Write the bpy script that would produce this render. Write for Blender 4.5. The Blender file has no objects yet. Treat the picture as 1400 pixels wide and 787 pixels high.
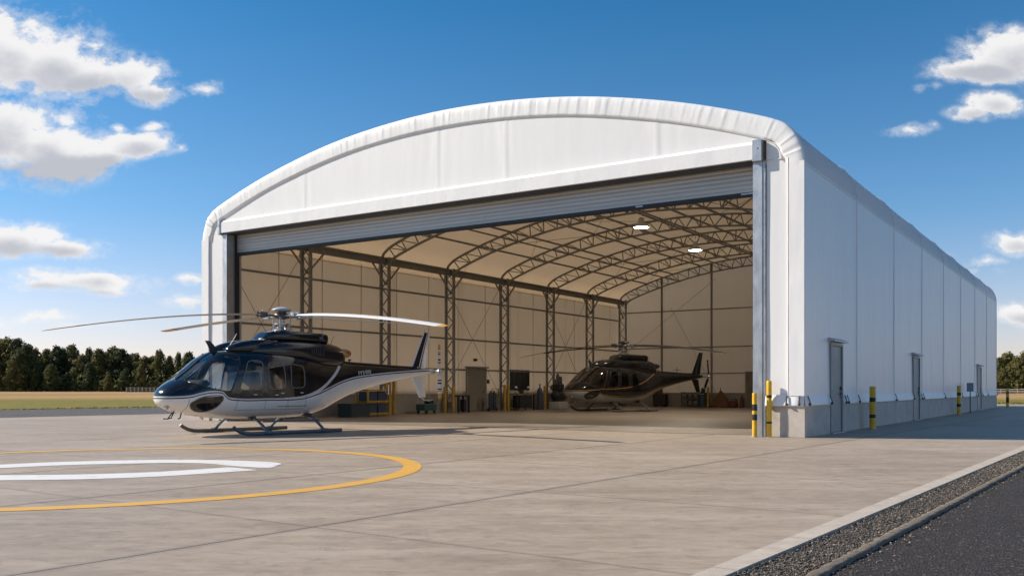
import bpy, math, random
import numpy as np
from mathutils import Vector, Matrix

random.seed(7)
RNG = np.random.default_rng(11)
scene = bpy.context.scene
COL = scene.collection
PI = math.pi

# ------------------------------------------------------------------ frames
F, CAMH, HOR = 1265.0, 1.15, 531.0           # photo calibration (px at 1400 wide)
E_AX = Vector((0.838, -0.546, 0)).normalized()   # along hangar front, to the right
D_AX = Vector((0.546, 0.838, 0)).normalized()    # into hangar
R_PT = Vector((6.86, 21.7, 0))
HALF = 10.785
H_ORG = R_PT - E_AX * HALF
H_ROT = math.atan2(E_AX.y, E_AX.x)
G_AX = Vector((0.58, 0.8146, 0)).normalized()    # along the apron edge
N_AX = Vector((0.8146, -0.58, 0)).normalized()   # across it, to the right
EDGE0 = Vector((1.10, 5.68, 0))

def hw(x, y, z=0.0):
    """hangar-local to world"""
    return H_ORG + E_AX * x + D_AX * y + Vector((0, 0, z))

def ground(px, py):
    Y = F * CAMH / (py - HOR)
    return Vector(((px - 700) / F * Y, Y, 0))

def front_x(px):
    """hangar-local x of a photo column on the front plane"""
    s = (px - 700) / F
    u = (6.86 - 21.7 * s) / (.838 + .546 * s)
    return HALF - u

def wall_y(px, lx):
    """hangar-local y of a photo column on the plane local x = lx"""
    s = (px - 700) / F
    p = H_ORG + E_AX * lx
    return (p.y * s - p.x) / (D_AX.x - D_AX.y * s)

def back_x(px, ly):
    s = (px - 700) / F
    p = H_ORG + D_AX * ly
    return (p.y * s - p.x) / (E_AX.x - E_AX.y * s)

# ------------------------------------------------------------------ mesh helpers
class MB:
    def __init__(self):
        self.v = []; self.f = []; self.m = []
    def add(self, vs, fs, mi=0):
        o = len(self.v)
        self.v += [tuple(p) for p in vs]
        self.f += [tuple(i + o for i in q) for q in fs]
        self.m += [mi] * len(fs)
        return self
    def box(self, x0, x1, y0, y1, z0, z1, mi=0):
        v = [(x0,y0,z0),(x1,y0,z0),(x1,y1,z0),(x0,y1,z0),(x0,y0,z1),(x1,y0,z1),(x1,y1,z1),(x0,y1,z1)]
        f = [(0,3,2,1),(4,5,6,7),(0,1,5,4),(1,2,6,5),(2,3,7,6),(3,0,4,7)]
        return self.add(v, f, mi)
    def cbox(self, c, s, b=0.0, mi=0):
        """box with chamfered edges (b)"""
        x0,x1 = c[0]-s[0]/2, c[0]+s[0]/2
        y0,y1 = c[1]-s[1]/2, c[1]+s[1]/2
        z0,z1 = c[2]-s[2]/2, c[2]+s[2]/2
        if b <= 0: return self.box(x0,x1,y0,y1,z0,z1,mi)
        rings = []
        for z,i in ((z0,b),(z0+b,0),(z1-b,0),(z1,b)):
            k = b
            rings.append([(x0+i+k,y0+i,z),(x1-i-k,y0+i,z),(x1-i,y0+i+k,z),(x1-i,y1-i-k,z),
                          (x1-i-k,y1-i,z),(x0+i+k,y1-i,z),(x0+i,y1-i-k,z),(x0+i,y0+i+k,z)])
        return self.rings(rings, True, True, mi)
    def rings(self, rs, cap0=False, cap1=False, mi=0, closed=True):
        n = len(rs[0]); v = [p for r in rs for p in r]; f = []
        for a in range(len(rs)-1):
            for b in range(n if closed else n-1):
                c = (b+1) % n
                f.append((a*n+b, a*n+c, (a+1)*n+c, (a+1)*n+b))
        if cap0: f.append(tuple(range(n-1,-1,-1)))
        if cap1: f.append(tuple((len(rs)-1)*n+i for i in range(n)))
        return self.add(v, f, mi)
    def tube(self, pts, r, n=8, cap=True, mi=0, closed=False):
        P = [Vector(p) for p in pts]
        if not hasattr(r, '__len__'): r = [r]*len(P)
        rs = []; prev = None
        for i,p in enumerate(P):
            if closed:
                t = P[(i+1)%len(P)] - P[i-1]
            else:
                t = P[min(i+1,len(P)-1)] - P[max(i-1,0)]
            t.normalize()
            if prev is None:
                a = Vector((0,0,1)) if abs(t.z) < .9 else Vector((1,0,0))
                x = t.cross(a).normalized()
            else:
                x = prev - t*prev.dot(t)
                if x.length < 1e-6: x = t.orthogonal()
                x.normalize()
            prev = x; y = t.cross(x)
            rs.append([p + (x*math.cos(2*PI*k/n) + y*math.sin(2*PI*k/n))*r[i] for k in range(n)])
        if closed: rs.append(rs[0])
        return self.rings(rs, cap and not closed, cap and not closed, mi)
    def bar(self, a, b, w, h=None, mi=0):
        """square bar between two points"""
        h = h or w
        a = Vector(a); b = Vector(b); t = (b-a).normalized()
        up = Vector((0,0,1)) if abs(t.z) < .95 else Vector((0,1,0))
        x = t.cross(up).normalized(); y = x.cross(t)
        q = [(-w/2,-h/2),(w/2,-h/2),(w/2,h/2),(-w/2,h/2)]
        r0 = [a + x*i + y*j for i,j in q]; r1 = [b + x*i + y*j for i,j in q]
        return self.rings([r0,r1], True, True, mi)
    def lathe(self, prof, c=(0,0,0), n=24, axis='z', mi=0, cap=True):
        rs = []
        for r,h in prof:
            ring = []
            for k in range(n):
                a = 2*PI*k/n
                p = (r*math.cos(a), r*math.sin(a), h)
                if axis == 'y': p = (p[0], p[2], p[1])
                if axis == 'x': p = (p[2], p[0], p[1])
                ring.append((p[0]+c[0], p[1]+c[1], p[2]+c[2]))
            rs.append(ring)
        return self.rings(rs, cap, cap, mi)
    def prism(self, poly, x0, x1, mi=0):
        """(y,z) polygon extruded in x"""
        n = len(poly)
        return self.rings([[(x0,p[0],p[1]) for p in poly],[(x1,p[0],p[1]) for p in poly]], True, True, mi)
    def build(self, name, mats, parent=None, smooth=False, loc=None, rz=0.0, angle=None):
        me = bpy.data.meshes.new(name)
        me.from_pydata([tuple(p) for p in self.v], [], self.f)
        if not isinstance(mats, (list, tuple)): mats = [mats]
        for m in mats: me.materials.append(m)
        if len(mats) > 1: me.polygons.foreach_set('material_index', self.m)
        me.update()
        import bmesh
        bm = bmesh.new(); bm.from_mesh(me)
        if angle is not None or not smooth:
            bmesh.ops.recalc_face_normals(bm, faces=bm.faces)
        if angle is not None:
            lim = math.radians(angle)
            for fc in bm.faces: fc.smooth = True
            for e in bm.edges:
                if len(e.link_faces) == 2 and e.calc_face_angle(0) > lim: e.smooth = False
        elif smooth:
            for fc in bm.faces: fc.smooth = True
        bm.to_mesh(me); bm.free()
        o = bpy.data.objects.new(name, me); COL.objects.link(o)
        if parent is not None: o.parent = parent
        if loc is not None: o.location = loc
        if rz: o.rotation_euler = (0,0,rz)
        return o

def empty(name, label, cat, loc=(0,0,0), rz=0.0, group=None, scale=1.0):
    o = bpy.data.objects.new(name, None); COL.objects.link(o)
    o.location = loc; o.rotation_euler = (0,0,rz); o.scale = (scale,)*3
    o.empty_display_size = .3
    o['label'] = label; o['category'] = cat
    if group: o['group'] = group
    return o

def tag(o, label, cat, group=None):
    o['label'] = label; o['category'] = cat
    if group: o['group'] = group
    return o

def struct(o, kind='structure'):
    o['kind'] = kind
    return o

def copy_tree(o, parent=None):
    c = o.copy(); COL.objects.link(c)
    if parent is not None: c.parent = parent
    for ch in list(o.children): copy_tree(ch, c)
    return c

# ------------------------------------------------------------------ material helpers
class NT:
    def __init__(self, tree):
        self.t = tree; self.n = tree.nodes; self.l = tree.links
    def node(self, typ, **kw):
        nd = self.n.new(typ)
        for k,v in kw.items():
            if k.startswith('_'): nd.inputs[int(k[1:])].default_value = v
            else: setattr(nd, k, v)
        return nd
    def put(self, sock, v):
        if hasattr(v, 'is_output') or isinstance(v, bpy.types.NodeSocket): self.l.new(v, sock)
        else: sock.default_value = v
    def math(self, op, a, b=None, c=None, clamp=False):
        nd = self.n.new('ShaderNodeMath'); nd.operation = op; nd.use_clamp = clamp
        self.put(nd.inputs[0], a)
        if b is not None: self.put(nd.inputs[1], b)
        if c is not None: self.put(nd.inputs[2], c)
        return nd.outputs[0]
    def vmath(self, op, a, b=None):
        nd = self.n.new('ShaderNodeVectorMath'); nd.operation = op
        self.put(nd.inputs[0], a)
        if b is not None: self.put(nd.inputs[1], b)
        return nd.outputs['Value'] if op in ('DOT_PRODUCT','LENGTH') else nd.outputs[0]
    def mix(self, fac, a, b, blend='MIX'):
        nd = self.n.new('ShaderNodeMix'); nd.data_type = 'RGBA'; nd.blend_type = blend
        self.put(nd.inputs[0], fac); self.put(nd.inputs[6], a); self.put(nd.inputs[7], b)
        return nd.outputs[2]
    def ramp(self, fac, stops, interp='LINEAR'):
        nd = self.n.new('ShaderNodeValToRGB'); nd.color_ramp.interpolation = interp
        el = nd.color_ramp.elements
        while len(el) > 1: el.remove(el[-1])
        el[0].position = stops[0][0]; el[0].color = col(stops[0][1])
        for p,c in stops[1:]:
            e = el.new(p); e.color = col(c)
        self.put(nd.inputs[0], fac)
        return nd.outputs[0]
    def smooth(self, x, a, b):
        nd = self.n.new('ShaderNodeMapRange'); nd.interpolation_type = 'SMOOTHSTEP'
        self.put(nd.inputs[0], x); self.put(nd.inputs[1], a); self.put(nd.inputs[2], b)
        return nd.outputs[0]
    def noise(self, vec, scale, detail=4, rough=.55, dist=0.0):
        nd = self.n.new('ShaderNodeTexNoise')
        if vec is not None: self.put(nd.inputs['Vector'], vec)
        nd.inputs['Scale'].default_value = scale; nd.inputs['Detail'].default_value = detail
        nd.inputs['Roughness'].default_value = rough; nd.inputs['Distortion'].default_value = dist
        return nd.outputs[0]
    def mapping(self, vec, scale=(1,1,1), rot=(0,0,0), loc=(0,0,0)):
        nd = self.n.new('ShaderNodeMapping')
        self.put(nd.inputs[0], vec); nd.inputs[1].default_value = loc
        nd.inputs[2].default_value = rot; nd.inputs[3].default_value = scale
        return nd.outputs[0]
    def coord(self, which='Object'):
        return self.n.new('ShaderNodeTexCoord').outputs[which]
    def geo(self, which='Position'):
        return self.n.new('ShaderNodeNewGeometry').outputs[which]
    def sep(self, v):
        nd = self.n.new('ShaderNodeSeparateXYZ'); self.put(nd.inputs[0], v); return nd.outputs
    def comb(self, x, y, z):
        nd = self.n.new('ShaderNodeCombineXYZ')
        for i,q in enumerate((x,y,z)): self.put(nd.inputs[i], q)
        return nd.outputs[0]
    def bump(self, h, strength=.3, dist=.02):
        nd = self.n.new('ShaderNodeBump'); nd.inputs['Strength'].default_value = strength
        nd.inputs['Distance'].default_value = dist
        self.put(nd.inputs['Height'], h); return nd.outputs[0]
    def curve(self, x, pts):
        """float curve, points and result all in 0..1"""
        nd = self.n.new('ShaderNodeFloatCurve'); self.put(nd.inputs['Value'], x)
        c = nd.mapping.curves[0]
        c.points[0].location = pts[0]; c.points[1].location = pts[-1]
        for p in pts[1:-1]: c.points.new(*p)
        nd.mapping.update()
        return nd.outputs[0]

def col(c):
    if not hasattr(c, '__len__'): c = (c,c,c)
    return (c[0],c[1],c[2],1.0)

MATS = {}
def mat(name, color, rough=.6, metal=0.0, var=.12, vscale=3.0, bump=0.0, bscale=40.0, coat=0.0, spec=.5,
        stretch=(1,1,1), dirt=None):
    if name in MATS: return MATS[name]
    m = bpy.data.materials.new(name); m.use_nodes = True; m.node_tree.nodes.clear()
    t = NT(m.node_tree)
    out = t.node('ShaderNodeOutputMaterial'); p = t.node('ShaderNodeBsdfPrincipled')
    t.l.new(p.outputs[0], out.inputs[0])
    vec = t.mapping(t.geo(), scale=stretch)
    n = t.noise(vec, vscale, 5, .6)
    lo = tuple(c*(1-var) for c in color); hi = tuple(min(1,c*(1+var)) for c in color)
    base = t.ramp(n, [(.3,lo),(.7,hi)])
    if dirt:
        n2 = t.noise(vec, vscale*.35, 6, .65)
        base = t.mix(t.smooth(n2, .52, .75), base, col(dirt))
    t.l.new(base, p.inputs['Base Color'])
    r = t.math('MULTIPLY_ADD', n, .25, rough-.12, clamp=True)
    t.l.new(r, p.inputs['Roughness'])
    p.inputs['Metallic'].default_value = metal
    p.inputs['Coat Weight'].default_value = coat
    p.inputs['Coat Roughness'].default_value = .04
    p.inputs['Specular IOR Level'].default_value = spec
    if bump:
        t.l.new(t.bump(t.noise(t.geo(), bscale, 3), bump, .01), p.inputs['Normal'])
    MATS[name] = m
    return m

def emit_mat(name, color, strength):
    m = bpy.data.materials.new(name); m.use_nodes = True; m.node_tree.nodes.clear()
    t = NT(m.node_tree); out = t.node('ShaderNodeOutputMaterial'); e = t.node('ShaderNodeEmission')
    e.inputs[0].default_value = col(color); e.inputs[1].default_value = strength
    t.l.new(e.outputs[0], out.inputs[0]); return m

# ------------------------------------------------------------------ materials
def fabric_mat(name, color, bump_s=.25, rough=.42, var=.03, spec=.4, trans=0.0, tcol=(.9,.72,.5)):
    m = bpy.data.materials.new(name); m.use_nodes = True; m.node_tree.nodes.clear()
    t = NT(m.node_tree); out = t.node('ShaderNodeOutputMaterial'); p = t.node('ShaderNodeBsdfPrincipled')
    t.l.new(p.outputs[0], out.inputs[0])
    oc = t.coord('Object')
    n1 = t.noise(t.mapping(oc, scale=(1,1,.25)), 1.3, 5, .6)
    n2 = t.noise(t.mapping(oc, scale=(1,1,.06)), 7.0, 4, .6)      # faint run marks
    c = t.ramp(t.math('MULTIPLY_ADD', n2, .4, t.math('MULTIPLY', n1, .6)),
               [(.35, tuple(q*(1-var*1.4) for q in color)), (.65, color)])
    t.l.new(c, p.inputs['Base Color'])
    p.inputs['Roughness'].default_value = rough
    p.inputs['Specular IOR Level'].default_value = spec
    b = t.math('ADD', t.noise(t.mapping(oc, scale=(1,1,.35)), .9, 3), t.math('MULTIPLY', t.noise(oc, 5.0, 3), .12))
    t.l.new(t.bump(b, bump_s, .12), p.inputs['Normal'])
    if trans > 0:
        tr = t.node('ShaderNodeBsdfTranslucent'); tr.inputs[0].default_value = col(tcol)
        mx = t.node('ShaderNodeMixShader'); mx.inputs[0].default_value = trans
        t.l.new(p.outputs[0], mx.inputs[1]); t.l.new(tr.outputs[0], mx.inputs[2]); t.l.new(mx.outputs[0], out.inputs[0])
    return m

M_WHITE = fabric_mat('white_fabric', (.80,.795,.785))
M_ROOF = fabric_mat('roof_fabric', (.84,.835,.825), trans=.26, tcol=(.95,.85,.70))
M_LINER = fabric_mat('beige_liner', (.56,.50,.43), bump_s=.35, rough=.7, var=.10, spec=.2, trans=.5, tcol=(.88,.80,.71))
M_ROOFIN = fabric_mat('roof_liner', (.56,.46,.34), bump_s=.35, rough=.7, var=.10, spec=.2, trans=.5, tcol=(.93,.78,.61))
M_GALV = mat('galvanised', (.42,.44,.46), rough=.42, metal=.75, var=.16, vscale=6, stretch=(1,1,.5))
M_STEEL = mat('truss_steel', (.25,.24,.225), rough=.55, metal=.2, var=.15, vscale=4)
M_SLAT = mat('shutter_slat', (.44,.425,.40), rough=.42, metal=.35, var=.12, vscale=1.2, stretch=(.25,.25,8))
M_RUBBER = mat('black_rubber', (.018,.018,.02), rough=.6)
M_DOOR = mat('grey_door', (.24,.255,.255), rough=.45, var=.05)
M_DOORIN = mat('door_paint', (.19,.17,.145), rough=.5, var=.06)
M_DARK = mat('dark_metal', (.035,.037,.04), rough=.45, metal=.3)
M_YEL = mat('yellow_paint', (.72,.42,.02), rough=.4, var=.10, vscale=9, dirt=(.45,.29,.06))
M_YELD = mat('dull_yellow_paint', (.42,.25,.03), rough=.5, var=.2, vscale=5, dirt=(.26,.17,.06))  # darker, duller yellow for the posts and rack inside the hangar
M_BLK = mat('black_paint', (.016,.016,.017), rough=.45)
M_PLINTH = mat('plinth_concrete', (.50,.445,.385), rough=.8, var=.16, vscale=2.2, bump=.3, bscale=45, dirt=(.40,.35,.295))
M_BLUE = mat('blue_plastic', (.035,.06,.10), rough=.4)
M_TEAL = mat('teal_plastic', (.03,.075,.08), rough=.4)
M_RED = mat('red_paint', (.13,.025,.02), rough=.45)
M_ORANGE = mat('orange_cover', (.34,.12,.04), rough=.65)
M_BRASS = mat('exhaust_copper', (.45,.27,.13), rough=.35, metal=.9, var=.3, vscale=14)
M_SKID = mat('skid_blue_grey', (.10,.135,.17), rough=.38, metal=.35, var=.15, vscale=9)
M_HUB = mat('hub_metal', (.45,.46,.47), rough=.32, metal=.7, var=.2, vscale=20)
M_HUBD = mat('hub_dark', (.09,.09,.095), rough=.4, metal=.5, var=.2, vscale=20)
M_TAN = mat('tan_leather', (.30,.19,.10), rough=.5, var=.15, vscale=10)
M_CABIN = mat('cabin_dark', (.03,.03,.033), rough=.6)
M_CLOTHW = mat('white_plastic', (.7,.69,.67), rough=.4, var=.04)

def glass_mat(name, tint, refl=.06):
    m = bpy.data.materials.new(name); m.use_nodes = True; m.node_tree.nodes.clear()
    t = NT(m.node_tree); out = t.node('ShaderNodeOutputMaterial')
    tr = t.node('ShaderNodeBsdfTransparent'); tr.inputs[0].default_value = col(tint)
    gl = t.node('ShaderNodeBsdfGlossy'); gl.inputs['Roughness'].default_value = .015
    fr = t.node('ShaderNodeFresnel'); fr.inputs[0].default_value = 1.5
    wob = t.bump(t.noise(t.coord('Object'), 2.2, 2), .06, .1)
    t.l.new(wob, gl.inputs['Normal']); t.l.new(wob, fr.inputs['Normal'])
    mx = t.node('ShaderNodeMixShader')
    f = t.math('MULTIPLY_ADD', fr.outputs[0], 1.1, refl*.3, clamp=True)
    t.l.new(f, mx.inputs[0]); t.l.new(tr.outputs[0], mx.inputs[1]); t.l.new(gl.outputs[0], mx.inputs[2])
    t.l.new(mx.outputs[0], out.inputs[0]); return m
M_GLASS = glass_mat('tinted_glass', (.40,.43,.45))
M_GLASSC = glass_mat('clear_glass', (.62,.66,.68), .25)
M_GLASSD = glass_mat('dark_tinted_glass', (.13,.12,.10), .1)

# ------------------------------------------------------------------ camera
cam = bpy.data.cameras.new('camera'); camo = bpy.data.objects.new('camera', cam); COL.objects.link(camo)
camo.location = (0,0,CAMH); camo.rotation_euler = (PI/2,0,0)
cam.sensor_width = 36; cam.sensor_fit = 'HORIZONTAL'
cam.lens = 36*F/1400; cam.shift_y = (HOR-393.5)/1400
cam.clip_start = .1; cam.clip_end = 9000
scene.camera = camo

# ------------------------------------------------------------------ light
SUN_EL = math.radians(33.0)
sh = (E_AX*.925 + D_AX*.38).normalized()          # horizontal direction the light travels
to_sun = Vector((-sh.x*math.cos(SUN_EL), -sh.y*math.cos(SUN_EL), math.sin(SUN_EL)))
sl = bpy.data.lights.new('sun', 'SUN'); sl.energy = 5.0; sl.angle = math.radians(.53); sl.color = (1.0,.90,.77)
so = bpy.data.objects.new('sun', sl); COL.objects.link(so)
so.rotation_euler = to_sun.to_track_quat('Z','Y').to_euler(); so.location = (-30,10,40)

world = bpy.data.worlds.new('World'); scene.world = world; world.use_nodes = True
world.node_tree.nodes.clear(); w = NT(world.node_tree)
def build_world():
    out = w.node('ShaderNodeOutputWorld'); bg = w.node('ShaderNodeBackground')
    w.l.new(bg.outputs[0], out.inputs[0]); bg.inputs[1].default_value = .10
    sky = w.node('ShaderNodeTexSky'); sky.sky_type = 'NISHITA'; sky.sun_disc = False
    sky.sun_elevation = SUN_EL; sky.sun_rotation = math.atan2(to_sun.x, to_sun.y)
    sky.air_density = 1.0; sky.dust_density = .35; sky.ozone_density = 2.2; sky.altitude = 150
    d = w.coord('Generated'); x,y,z = w.sep(d)[:]
    # deeper blue overhead, paler and less green towards the horizon
    tint = w.ramp(w.math('ABSOLUTE', z), [(0,(1.05,.86,1.0)),(.09,(.90,.85,.99)),(.18,(.55,.80,.98)),(.40,(.19,.66,.90)),(1,(.20,.66,.90))])
    skyc = w.mix(1.0, sky.outputs[0], tint, 'MULTIPLY')
    # clouds live on a high flat deck ahead: the direction divided by its forward part
    ys = w.math('MAXIMUM', w.math('ABSOLUTE', y), .02)
    U = w.math('DIVIDE', x, ys); V = w.math('DIVIDE', z, ys)
    P = w.comb(U, V, w.math('MULTIPLY', w.math('SIGN', y), 3.0))
    blobs = [(10,72,108,56,1.0),(75,85,78,44,1.0),(120,110,60,28,.9),(185,98,46,24,.95),(215,122,42,18,.8),(278,124,22,12,.8),(215,170,22,8,.55),(248,200,16,7,.55),(112,140,24,9,.6),(165,172,16,8,.6),(232,118,18,9,.7),(5,32,40,26,.9),
             (15,187,84,52,1.0),(75,205,76,40,1.0),(120,215,50,26,.8),(95,160,36,16,.75),(190,196,50,18,.95),(140,158,26,10,.5),(10,228,80,18,.8),(150,215,26,16,.7),
             (15,328,80,24,.95),(85,340,65,15,.85),(110,384,95,15,.9),(60,392,50,9,.75),(150,398,60,7,.6),(262,380,22,9,.8),(262,412,40,10,.75),
             (20,436,80,9,.65),(120,448,90,7,.4),
             (1385,72,70,32,1.0),(1335,98,60,18,.85),(1360,142,44,15,.8),(1325,156,34,10,.7),(1245,176,34,9,.6),(1290,90,26,12,.5),(1265,120,24,8,.4),
             (1398,332,42,17,1.0),(1345,358,28,9,.7),(1400,432,50,16,.95),(1340,372,60,8,.4),(1280,352,30,6,.35),
             (-150,120,120,60,1.0),(-160,330,110,25,.9),(1560,120,110,40,1.0),(1560,380,120,20,.9)]
    tot = None
    warp = w.noise(P, 9.0, 4, .6)
    warpc = w.math('SUBTRACT', warp, .5)
    Uw = w.math('MULTIPLY_ADD', warpc, .035, U); Vw = w.math('MULTIPLY_ADD', warpc, .03, V)
    low = None
    for (cx,cy,rx,ry,a) in blobs:
        u0=(cx-700)/F; v0=(HOR-cy)/F
        du = w.math('MULTIPLY', w.math('SUBTRACT', Uw, u0), F/rx/1.15)
        dv = w.math('MULTIPLY', w.math('SUBTRACT', Vw, v0), F/ry/1.15)
        r2 = w.math('ADD', w.math('MULTIPLY', du, du), w.math('MULTIPLY', dv, dv))
        g = w.math('MULTIPLY', w.math('POWER', 2.718, w.math('MULTIPLY', r2, -1.0)), a)
        tot = g if tot is None else w.math('SMOOTH_MAX', tot, g, .06)
        # height inside the blob, weighted
        hh = w.math('MULTIPLY', g, dv)
        low = hh if low is None else w.math('ADD', low, hh)
    st = w.mapping(P, scale=(1,1.5,1))
    n0 = w.noise(st, 7.0, 3, .5)
    n = w.noise(st, 19.0, 12, .60, .15)
    nb = w.noise(w.mapping(P, scale=(1,1.25,1), rot=(0,0,.3)), 62.0, 8, .65)
    c5 = lambda q, k: w.math('MULTIPLY', w.math('SUBTRACT', q, .5), k)
    dens = w.math('ADD', tot, w.math('ADD', c5(n0, 1.15), w.math('ADD', c5(n, 1.5), c5(nb, .5))))
    ahead = w.math('GREATER_THAN', y, .02)
    body = w.smooth(dens, .40, .74)
    wisp = w.math('MULTIPLY', w.smooth(w.math('ADD', dens, c5(nb, .8)), .10, .62), .38)
    cov = w.math('MULTIPLY', w.math('MULTIPLY', w.math('MAXIMUM', body, wisp), ahead), w.smooth(tot, .13, .40))
    # a general scattered deck for the rest of the sky (seen in reflections), thickened out of view to brighten the side wall
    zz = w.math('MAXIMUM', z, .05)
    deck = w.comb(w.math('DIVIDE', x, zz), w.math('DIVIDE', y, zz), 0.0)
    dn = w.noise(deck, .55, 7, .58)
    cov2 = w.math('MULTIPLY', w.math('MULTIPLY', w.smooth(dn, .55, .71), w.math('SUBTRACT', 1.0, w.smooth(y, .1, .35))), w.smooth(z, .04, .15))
    # thickness greys the inside and the underside of each cloud
    dl = w.math('ADD', tot, w.math('ADD', c5(n0, 1.2), c5(n, .75)))
    thick = w.smooth(w.math('SUBTRACT', dl, w.math('MULTIPLY', low, .65)), .62, 1.30)
    cc = w.mix(thick, (7.0,6.9,6.85,1), (4.0,4.1,4.45,1))
    c = w.mix(w.math('MULTIPLY', cov, .96), skyc, cc)
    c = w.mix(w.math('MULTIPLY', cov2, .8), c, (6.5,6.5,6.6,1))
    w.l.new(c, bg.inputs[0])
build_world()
scene.view_settings.view_transform = 'Standard'
scene.view_settings.look = 'None'
scene.view_settings.exposure = 0.42
scene.view_settings.gamma = 1.0

# ------------------------------------------------------------------ ground, apron, roads
def gn_axes(t):
    """distance along / across the apron edge, in metres"""
    p = t.geo()
    q = t.vmath('SUBTRACT', p, tuple(EDGE0))
    return t.vmath('DOT_PRODUCT', q, tuple(G_AX)), t.vmath('DOT_PRODUCT', q, tuple(N_AX)), p

def apron_mat():
    m = bpy.data.materials.new('apron_concrete'); m.use_nodes = True; m.node_tree.nodes.clear()
    t = NT(m.node_tree); out = t.node('ShaderNodeOutputMaterial'); p = t.node('ShaderNodeBsdfPrincipled')
    t.l.new(p.outputs[0], out.inputs[0])
    g, n, pos = gn_axes(t)
    gn = t.comb(g, n, 0.0)
    # broom/wear streaks run across the slabs
    streak = t.noise(t.mapping(pos, scale=(.30,1.25,1), rot=(0,0,.06)), 1.5, 8, .66)
    blot = t.noise(gn, .33, 6, .6, .6)
    fine = t.noise(gn, 9.0, 6, .7)
    grit = t.noise(gn, 130.0, 2, .6)
    base = t.ramp(streak, [(.30,(.27,.205,.152)),(.50,(.37,.292,.222)),(.68,(.455,.375,.295))])
    base = t.mix(t.math('MULTIPLY', t.smooth(blot, .45, .72), .45), base, col((.25,.185,.13)))
    base = t.mix(t.math('MULTIPLY', t.smooth(fine, .56, .8), .35), base, col((.46,.38,.295)))
    base = t.mix(t.math('MULTIPLY', t.smooth(fine, .44, .2), .3), base, col((.19,.145,.105)))
    base = t.mix(t.math('MULTIPLY', t.math('SUBTRACT', grit, .5), 1.0, clamp=True), base, col((.52,.44,.35)))
    mott = t.noise(t.mapping(pos, scale=(.75,1.3,1)), 5.5, 9, .72, .7)
    base = t.mix(t.math('MULTIPLY', t.smooth(mott, .50, .66), .48), base, col((.49,.405,.315)))
    base = t.mix(t.math('MULTIPLY', t.smooth(mott, .49, .36), .52), base, col((.205,.155,.115)))
    stain = t.noise(t.vmath('ADD', gn, (31.0,7.0,0.0)), .9, 5, .6, .8)
    base = t.mix(t.math('MULTIPLY', t.smooth(stain, .60, .72), .30), base, col((.17,.135,.105)))
    # a few oil drips and tyre scuffs
    vd = t.node('ShaderNodeTexVoronoi'); vd.inputs['Scale'].default_value = .75; t.l.new(gn, vd.inputs[0])
    drip = t.math('SUBTRACT', 1.0, t.smooth(t.math('MULTIPLY_ADD', t.math('SUBTRACT', fine, .5), .05, vd.outputs[0]), .015, .06))
    base = t.mix(t.math('MULTIPLY', drip, t.math('MULTIPLY', t.smooth(blot, .5, .6), .6)), base, col((.075,.062,.052)))
    # slab tone: one value per slab
    ci = t.math('FLOOR', t.math('DIVIDE', t.math('ADD', n, 3.42), 3.5)); cj = t.math('FLOOR', t.math('DIVIDE', t.math('SUBTRACT', g, .05), 3.25))
    wn = t.node('ShaderNodeTexWhiteNoise'); t.l.new(t.comb(ci, cj, 0.0), wn.inputs[0])
    base = t.mix(.20, base, t.ramp(wn.outputs[0], [(0,(.20,.155,.11)),(1,(.47,.385,.295))]))
    # joints
    wob = t.math('MULTIPLY', t.math('SUBTRACT', t.noise(gn, 2.0, 4), .5), .02)
    def joint(x, period, off, wid):
        q = t.math('ADD', t.math('SUBTRACT', x, off), wob)
        r = t.math('ABSOLUTE', t.math('SUBTRACT', t.math('FRACT', t.math('ADD', t.math('DIVIDE', q, period), .5)), .5))
        return t.math('SUBTRACT', 1.0, t.smooth(t.math('MULTIPLY', r, period), wid*.45, wid))
    j1 = t.math('MULTIPLY', joint(n, 3.5, -3.42, .016), .85)
    j2 = t.math('MULTIPLY', joint(g, 3.25, .05, .010), .55)
    j = t.math('MAXIMUM', j1, j2)
    near = t.math('MAXIMUM', t.math('MULTIPLY', joint(n, 3.5, -3.42, .10), .25), t.math('MULTIPLY', joint(g, 3.25, .05, .07), .15))
    base = t.mix(near, base, col((.15,.125,.105)))
    base = t.mix(j, base, col((.035,.03,.028)))
    # hairline cracks
    vo = t.node('ShaderNodeTexVoronoi'); vo.feature = 'DISTANCE_TO_EDGE'; vo.inputs['Scale'].default_value = .16
    t.l.new(t.vmath('ADD', gn, t.comb(t.math('MULTIPLY', blot, 1.5), t.math('MULTIPLY', fine, .8), 0.0)), vo.inputs[0])
    crack = t.math('MULTIPLY', t.math('SUBTRACT', 1.0, t.smooth(vo.outputs[0], .0004, .0012)), t.smooth(blot, .5, .6))
    base = t.mix(t.math('MULTIPLY', crack, .5), base, col((.07,.06,.055)))
    t.l.new(base, p.inputs['Base Color'])
    t.l.new(t.math('MULTIPLY_ADD', streak, .3, .42), p.inputs['Roughness'])
    p.inputs['Specular IOR Level'].default_value = .35
    hgt = t.math('ADD', t.math('MULTIPLY', fine, .35), t.math('SUBTRACT', t.math('MULTIPLY', grit, .35), t.math('MULTIPLY', j, 1.5)))
    t.l.new(t.bump(hgt, .35, .012), p.inputs['Normal'])
    return m

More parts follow.
